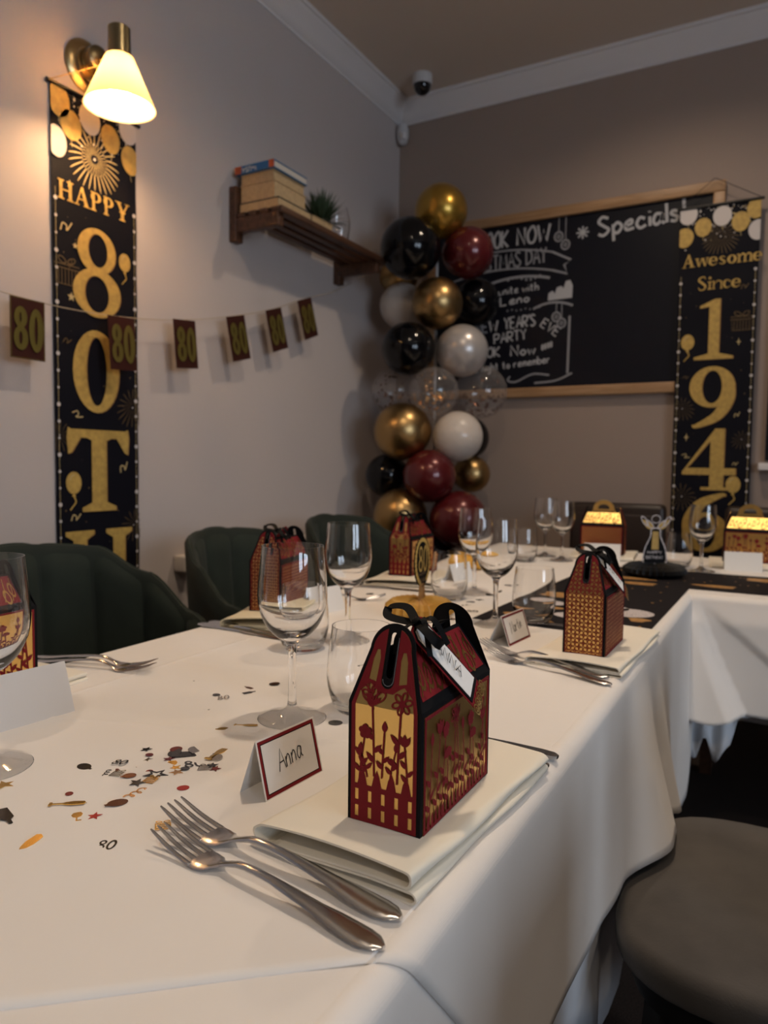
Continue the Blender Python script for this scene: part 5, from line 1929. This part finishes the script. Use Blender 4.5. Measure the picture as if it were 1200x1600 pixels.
MB().lathe([(.030, .132), (.036, .130), (.040, .122), (.0925, .002), (.094, 0), (.0915, .001), (.038, .119), (.030, .128)], 48, (LX, LY, 1.998), cap=False).build('lamp_shade', M['shade'], lamp, True)
MB().lathe([(.0001, -.036), (.012, -.034), (.026, -.022), (.032, 0), (.028, .018), (.016, .040), (.014, .056), (.0001, .056)], 28, (LX, LY, 2.052)).build('bulb', M['glow'], lamp, True)

# ------------------------------------------------------------------ number bunting
gl = thing('garland', 'string of maroon and gold 80 cards across the left wall', 'garland', (0, 0, 0))
PEN = [(1.205, 1.458, -.006), (1.505, 1.467, .060), (1.759, 1.503, .096), (2.007, 1.561, .246), (2.223, 1.626, .311), (2.423, 1.703, .357)]
GX = XL + .07
sp = [(XL + .03, .55, 1.60), (GX, .85, 1.50)] + [(GX, p[0], p[1] + .004) for p in PEN] + [(GX, 2.62, 1.775), (XL + .02, 2.86, 1.872)]
MB().tube(smooth_pts(sp, 6), .0014, 6).build('string', M['string'], gl, True)
def pen_parts():
    w, h = .050, .150
    XZ = lambda u, v, w_: (w_, u, v)
    card = MB().plate([(-w, -h), (w, -h), (w, .004), (-w, .004)], [], .0012, XZ, 0).mesh('pennant', M['pen_maroon'])
    n = MB()
    for (cy, rx, ry) in ((-.046, .0175, .0265), (-.098, .0195, .0300)):
        n.ring2((-.022, cy), (rx, ry), (rx - .0150, ry - .014), XZ, .0030, 24)
        n.ring2((-.022, cy), (rx + .0008, ry + .0008), (rx - .003, ry - .003), XZ, .0042, 24)
        n.ring2((-.022, cy), (rx - .012, ry - .010), (rx - .014, ry - .012), XZ, .0042, 24)
    n.ring2((.0225, -.074), (.0205, .0545), (.0045, .036), XZ, .0030, 28)
    n.ring2((.0225, -.074), (.0212, .0555), (.0170, .0505), XZ, .0042, 28)
    n.ring2((.0225, -.074), (.0075, .041), (.0055, .039), XZ, .0042, 28)
    b = MB()
    b.ribbon2([(-w + .002, -h + .002), (w - .002, -h + .002), (w - .002, .002), (-w + .002, .002)], .0022, XZ, .0016, True)
    return card, n.mesh('foil_number', M['pen_gold']), b.mesh('foil_border', M['pen_gold'])
PC, PN, PB = pen_parts()
for y, z, a in PEN:
    p = link('pennant', PC, gl)
    p.location = (GX + .001, y, z)
    p.rotation_euler = (a, 0, 0)
    p.scale = (1, .98, 1)
    link('foil_number', PN, p)
    if y < 1.3:
        link('foil_border', PB, p)

# ------------------------------------------------------------------ wall shelf, books, plant, jar
sh = thing('wall_shelf', 'dark slatted wooden wall shelf on the left wall', 'shelf', (0, 0, 0))
SY0, SY1, SX = 2.055, 2.84, XL + .222
for y in (SY0, SY1 - .10):
    MB().rbox((XL + .0005, y, 1.842), (XL + .032, y + .042, 2.036 if y == SY0 else 1.95), .003).build('bracket_upright', M['darkwood'], sh, True)
    MB().rbox((XL + .0325, y + .002, 1.872), (SX - .002, y + .034, 1.922), .003).build('bracket_arm', M['darkwood'], sh, True)
for k in range(4):
    x = XL + .036 + k * .050
    MB().rbox((x, SY0 + .001, 1.9225), (x + .034, SY1, 1.938), .003).build('slat', M['darkwood'], sh, True)
MB().rbox((SX - .0015, SY0 + .001, 1.915), (SX + .014, SY1, 1.938), .003).build('front_rail', M['darkwood'], sh, True)
SZ = 1.9385
def book(label, x0, x1, y0, y1, z, h, cover, pages, group='books on the wall shelf', spine='y', rz=0):
    t = thing('book', label, 'book', ((x0 + x1) / 2, (y0 + y1) / 2, z), rz, group)
    a, b = (x1 - x0) / 2, (y1 - y0) / 2
    c = .0025
    MB().box((-a + .002, -b + .003, c), (a - .003, b - .003, h - c)).build('pages', M[pages], t)
    MB().box((-a, -b, 0), (a, b, c - .0001)).box((-a, -b, h - c + .0001), (a, b, h)).build('cover', M[cover], t)
    return t, a, b
book('thick yellowed paperback with dark cover, lowest in the stack on the shelf', XL + .035, XL + .212, 2.070, 2.270, SZ, .036, 'dark_b', 'paper')
book('thick block of a book with tan page edges in the middle of the shelf stack', XL + .036, XL + .190, 2.075, 2.265, SZ + .0365, .062, 'paper', 'paper')
book('second tan paperback lying right under the blue guide book', XL + .036, XL + .185, 2.077, 2.262, SZ + .099, .036, 'paper', 'paper')
bk, a, b = book('blue and orange USA guide book on top of the shelf stack', XL + .022, XL + .196, 2.066, 2.262, SZ + .1355, .027, 'blue', 'paper_w')
MB().box((-a - .0006, -b - .0022, 0), (a + .0004, -b - .0002, .027)).build('spine', M['blue'], bk)
MB().box((-a - .0006, -b - .0030, .0002), (-a + .028, -b - .0023, .0268)).build('spine_band', M['orange'], bk)
MB().box((a - .022, -b - .0030, .0002), (a, -b - .0023, .0268)).build('spine_band', M['orange'], bk)
o = MB()
mps = lambda u, v, w: (-u, -b - .0034, .0235 - v)
write(o, 'The', -.012, .006, .012, .006, .012, .002, mps)
write(o, 'USA', -.052 + .03, .004, -.052 + .03, .004, .017, .003, mps) if False else None
write(o, 'USA', .014, .004, .056, .004, .0165, .003, mps)
o.build('spine_lettering', M['white_card'], bk, fix=False)
book('brown upright book leaning behind the shelf stack by the plant', XL + .045, XL + .075, 2.285, 2.42, SZ, .115, 'brown_b', 'paper')
book('low cream book lying in front of the plant on the shelf', XL + .085, XL + .205, 2.285, 2.425, SZ, .038, 'paper', 'paper')
pp = thing('potted_plant', 'small green grassy plant in a tin pot on the shelf', 'plant', (XL + .125, 2.455, SZ))
MB().lathe([(.0001, 0), (.035, 0), (.042, .07), (.044, .072), (.040, .07), (.033, .060), (.0001, .058)], 28).build('pot', M['pot'], pp, True)
pl = MB()
rnd = random.Random(2)
for k in range(330):
    a, e = rnd.uniform(0, 2 * PI), abs(rnd.gauss(0, .85))
    L = rnd.uniform(.085, .15)
    bx, by = .022 * cos(a) * rnd.random(), .022 * sin(a) * rnd.random()
    d = Vector((sin(e) * cos(a), sin(e) * sin(a), cos(e)))
    p0 = Vector((bx, by, .058))
    p1 = p0 + d * L * .6
    p2 = p0 + d * L + Vector((0, 0, -.012 * e))
    s = Vector((-sin(a), cos(a), 0)) * .0028
    pl.add([p0 - s * .6, p0 + s * .6, p1 + s, p1 - s, p2], [(0, 1, 2, 3), (3, 2, 4)])
f_ = pl.build('foliage', M['leaf'], pp, fix=False)
f_['kind'] = 'stuff'
JO = [(.0004, .0005)] + dense([(.025, .0006), (.033, .004), (.036, .02), (.040, .05), (.040, .075), (.033, .105), (.030, .115)], 4)
JI = [(.0003, .004)] + dense([(.022, .0045), (.031, .008), (.034, .021), (.0383, .05), (.0383, .075), (.0315, .105), (.0285, .115)], 4)
jar = link('glass_jar', glass_mesh('glass_jar', JO, JI, 32))
jar.location = (XL + .170, 2.520, SZ)
jar.scale = (1.12, 1.12, 1.2)
tag(jar, 'clear glass jar standing on the shelf beside the plant', 'jar')

# ------------------------------------------------------------------ camera dome, sensor, radiator
cc = thing('security_camera', 'white and black dome camera on the ceiling corner', 'camera', (-1.565, 3.12, ZC))
MB().lathe([(.0001, 0), (.046, 0), (.047, -.030), (.043, -.044), (.0001, -.044)], 32).build('camera_base', M['white_p'], cc, True)
MB().lathe([(.042, -.0445), (.040, -.055), (.033, -.072), (.018, -.085), (.0001, -.089)], 32).build('dome', M['dome'], cc, True)
se = thing('motion_sensor', 'small white motion sensor in the corner under the cornice', 'sensor', (XL + .035, YB - .035, 2.70))
MB().lathe([(.0001, -.055), (.020, -.045), (.030, -.015), (.030, .02), (.022, .045), (.0001, .052)], 24).build('sensor_body', M['white_p'], se, True)
MB().lathe([(.0001, -.02), (.014, -.015), (.018, 0), (.014, .015), (.0001, .02)], 16, (.018, -.020, -.02)).build('sensor_lens', M['trim'], se, True)
ra = thing('radiator', 'cream panel radiator along the left wall behind the green chairs', 'radiator', (0, 0, 0))
for k in range(26):
    y = 1.92 + k * .042
    MB().rbox((XL + .05, y, .17), (XL + .095, y + .0405, .735), .008).build('radiator_section', M['radiator'], ra, True)
MB().rbox((XL + .035, 1.915, .736), (XL + .105, 3.02, .752), .004).build('top_grille', M['radiator'], ra, True)
rv = MB().rbox((XL + .0005, 1.775, .680), (XL + .055, 1.845, .735), .006).build('valve_block', M['radiator'], ra, True)
MB().lathe([(.0001, 0), (.014, 0), (.016, .012), (.014, .03), (.0001, .032)], 20, (XL + .055, 1.812, .708), (1, 0, 0)).build('valve', M['valve'], ra, True)
MB().lathe([(.0001, 0), (.018, 0), (.020, .02), (.018, .05), (.0001, .052)], 20, (XL + .055, 1.832, .680), (1, -.2, -.3)).build('valve_knob', M['black'], ra, True)

# ------------------------------------------------------------------ balloon column
def F(px, py, d):
    """balloon centres: direction numbers measured once, distance d along the view"""
    return CAM_POS + (r2 * px + u2 * py + fw) * d
BAL = [  # lateral, vertical, distance, radius, colour, label
 (.0785, .4148, 3.20, .117, 'b_gold_y', 'yellow gold balloon at the very top of the column'),
 (.0362, .3636, 3.15, .131, 'b_black', 'black balloon at upper left of the column, touching the shelf end'),
 (.1165, .3574, 3.22, .112, 'b_maroon', 'maroon balloon at upper right of the column over the blackboard corner'),
 (.0733, .2877, 3.18, .112, 'b_gold', 'chrome gold balloon in the second tier centre'),
 (.0252, .2842, 3.38, .105, 'b_white', 'white balloon half hidden behind the second tier gold one'),
 (.1270, .2895, 3.36, .108, 'b_black', 'black balloon in the second tier in front of the chalk writing'),
 (.0335, .2251, 3.18, .116, 'b_black', 'black balloon at left of the third tier'),
 (.1077, .2224, 3.20, .114, 'b_pearl', 'pearl white balloon at right of the third tier'),
 (.0150, .1659, 3.36, .108, 'b_clear', 'clear confetti balloon at left of the middle tier'),
 (.0688, .1659, 3.17, .107, 'b_clear', 'clear confetti balloon in the middle tier centre'),
 (.1341, .1650, 3.30, .118, 'b_clear', 'clear confetti balloon at right of the middle tier'),
 (.0252, .1112, 3.20, .127, 'b_gold', 'chrome gold balloon at left below the clear ones'),
 (.1015, .1041, 3.18, .110, 'b_white', 'plain white balloon at right below the clear ones'),
 (.1155, .1020, 3.40, .100, 'b_black', 'black balloon just showing behind the plain white one'),
 (.0045, .0503, 3.34, .100, 'b_black', 'black balloon at lower left of the column'),
 (.0627, .0494, 3.16, .116, 'b_maroon', 'maroon balloon at the lower centre of the column'),
 (.1210, .0521, 3.36, .085, 'b_gold', 'dull gold balloon at the lower right'),
 (.0221, -.0044, 3.20, .118, 'b_gold', 'gold balloon at the bottom left above the floral box'),
 (.1024, -.0106, 3.18, .127, 'b_maroon', 'maroon balloon at the bottom right behind the wine glasses'),
 (.0200, .3250, 3.42, .090, 'b_gold', 'gold balloon hidden behind the upper black one, only its lower edge showing'),
 (.0640, -.0620, 3.26, .115, 'b_black', 'black balloon at the foot of the column, hidden by the table things'),
]
colx = F(.0690, .1, 3.31)
st = thing('balloon_stand', 'white pole stand carrying the balloon column in the corner', 'balloon stand', (colx.x, colx.y, 0))
MB().lathe([(.0001, 0), (.105, 0), (.11, .012), (.10, .03), (.03, .04), (.0001, .042)], 32).build('stand_base', M['white_p'], st, True)
MB().tube([(0, 0, .03), (0, 0, 2.12)], .006, 10).build('pole', M['white_p'], st, True)
def balloon_mesh(name, m):
    pr = []
    for k in range(29):
        a = PI * k / 28
        r = sin(a)
        z = -cos(a)
        if z < 0:
            z *= 1.06
            r *= 1 - .06 * (-z) ** 2
        pr.append((max(r, .0001), z))
    return MB().lathe(pr, 40).mesh(name, M[m], True, angle=80)
BM, BK = {}, {}
rnd = random.Random(8)
for (a, b, d, r, m, lab) in BAL:
    c = F(a, b, d)
    c.x = max(c.x, XL + r + .01)
    c.y = min(c.y, YB - r - .035)
    if m not in BM:
        BM[m] = balloon_mesh('balloon', m)
        BK[m] = MB().lathe([(.025, -1.06), (.05, -1.10), (.035, -1.13), (.07, -1.17)], 12).mesh('knot', M[m], True)
    o = link('balloon', BM[m])
    o.location = c
    o.scale = (r, r, r)
    ax = Vector((colx.x, colx.y, c.z)) - c
    if ax.length < .02:
        ax = Vector((0, 1, 0))
    o.rotation_euler = Vector((0, 0, -1)).rotation_difference(ax.normalized()).to_euler()
    tag(o, lab, 'balloon', 'balloons of the corner column')
    link('knot', BK[m], o)
    if m == 'b_clear':
        cf = MB()
        for k in range(230):
            q = rnd.gauss(0, .5), rnd.gauss(0, .5)
            e = Vector((rnd.gauss(0, 1), rnd.gauss(0, 1), rnd.gauss(0, 1))).normalized() * .96
            # most pieces have sunk to the lower half
            wz = o.rotation_euler.to_matrix() @ e
            if wz.z > -.05 and rnd.random() < .75:
                continue
            n = e.normalized()
            s = n.orthogonal().normalized() * rnd.uniform(.04, .085)
            t2 = n.cross(s)
            cf.add([e + s, e + t2, e - s, e - t2], [(0, 1, 2, 3)])
        f_ = cf.build('confetti_inside', M['foil_orange'] if 'centre' in lab else M['foil_brown'], o, fix=False)
        f_['kind'] = 'stuff'

# ------------------------------------------------------------------ ceiling spotlights (out of frame)
def downlight(x, y, energy, label, angle=100, blend=.6):
    t = thing('ceiling_spotlight', label, 'ceiling light', (x, y, ZC), 0, 'ceiling spotlights')
    MB().lathe([(.036, -.001), (.055, -.001), (.055, -.006), (.047, -.010), (.036, -.004)], 28, cap=False).build('trim_ring', M['white_p'], t, True)
    MB().lathe([(.0001, -.003), (.035, -.003)], 24, cap=False).build('lens', M['spotglow'], t)
    o = light('spot_light', 'SPOT', (0, 0, -.012), energy, WARM, spot_size=math.radians(angle), spot_blend=blend, shadow_soft_size=.05)
    o.parent = t
downlight(-.42, 2.50, 28, 'ceiling spotlight above the far table', 150, .9)
downlight(-.34, 1.10, 39, 'ceiling spotlight above the nearest place settings', 150, .9)
downlight(.25, -.9, 34, 'ceiling spotlight behind the camera position', 150, .9)
downlight(1.5, 1.2, 20, 'ceiling spotlight at the right hand side of the room', 150, .9)
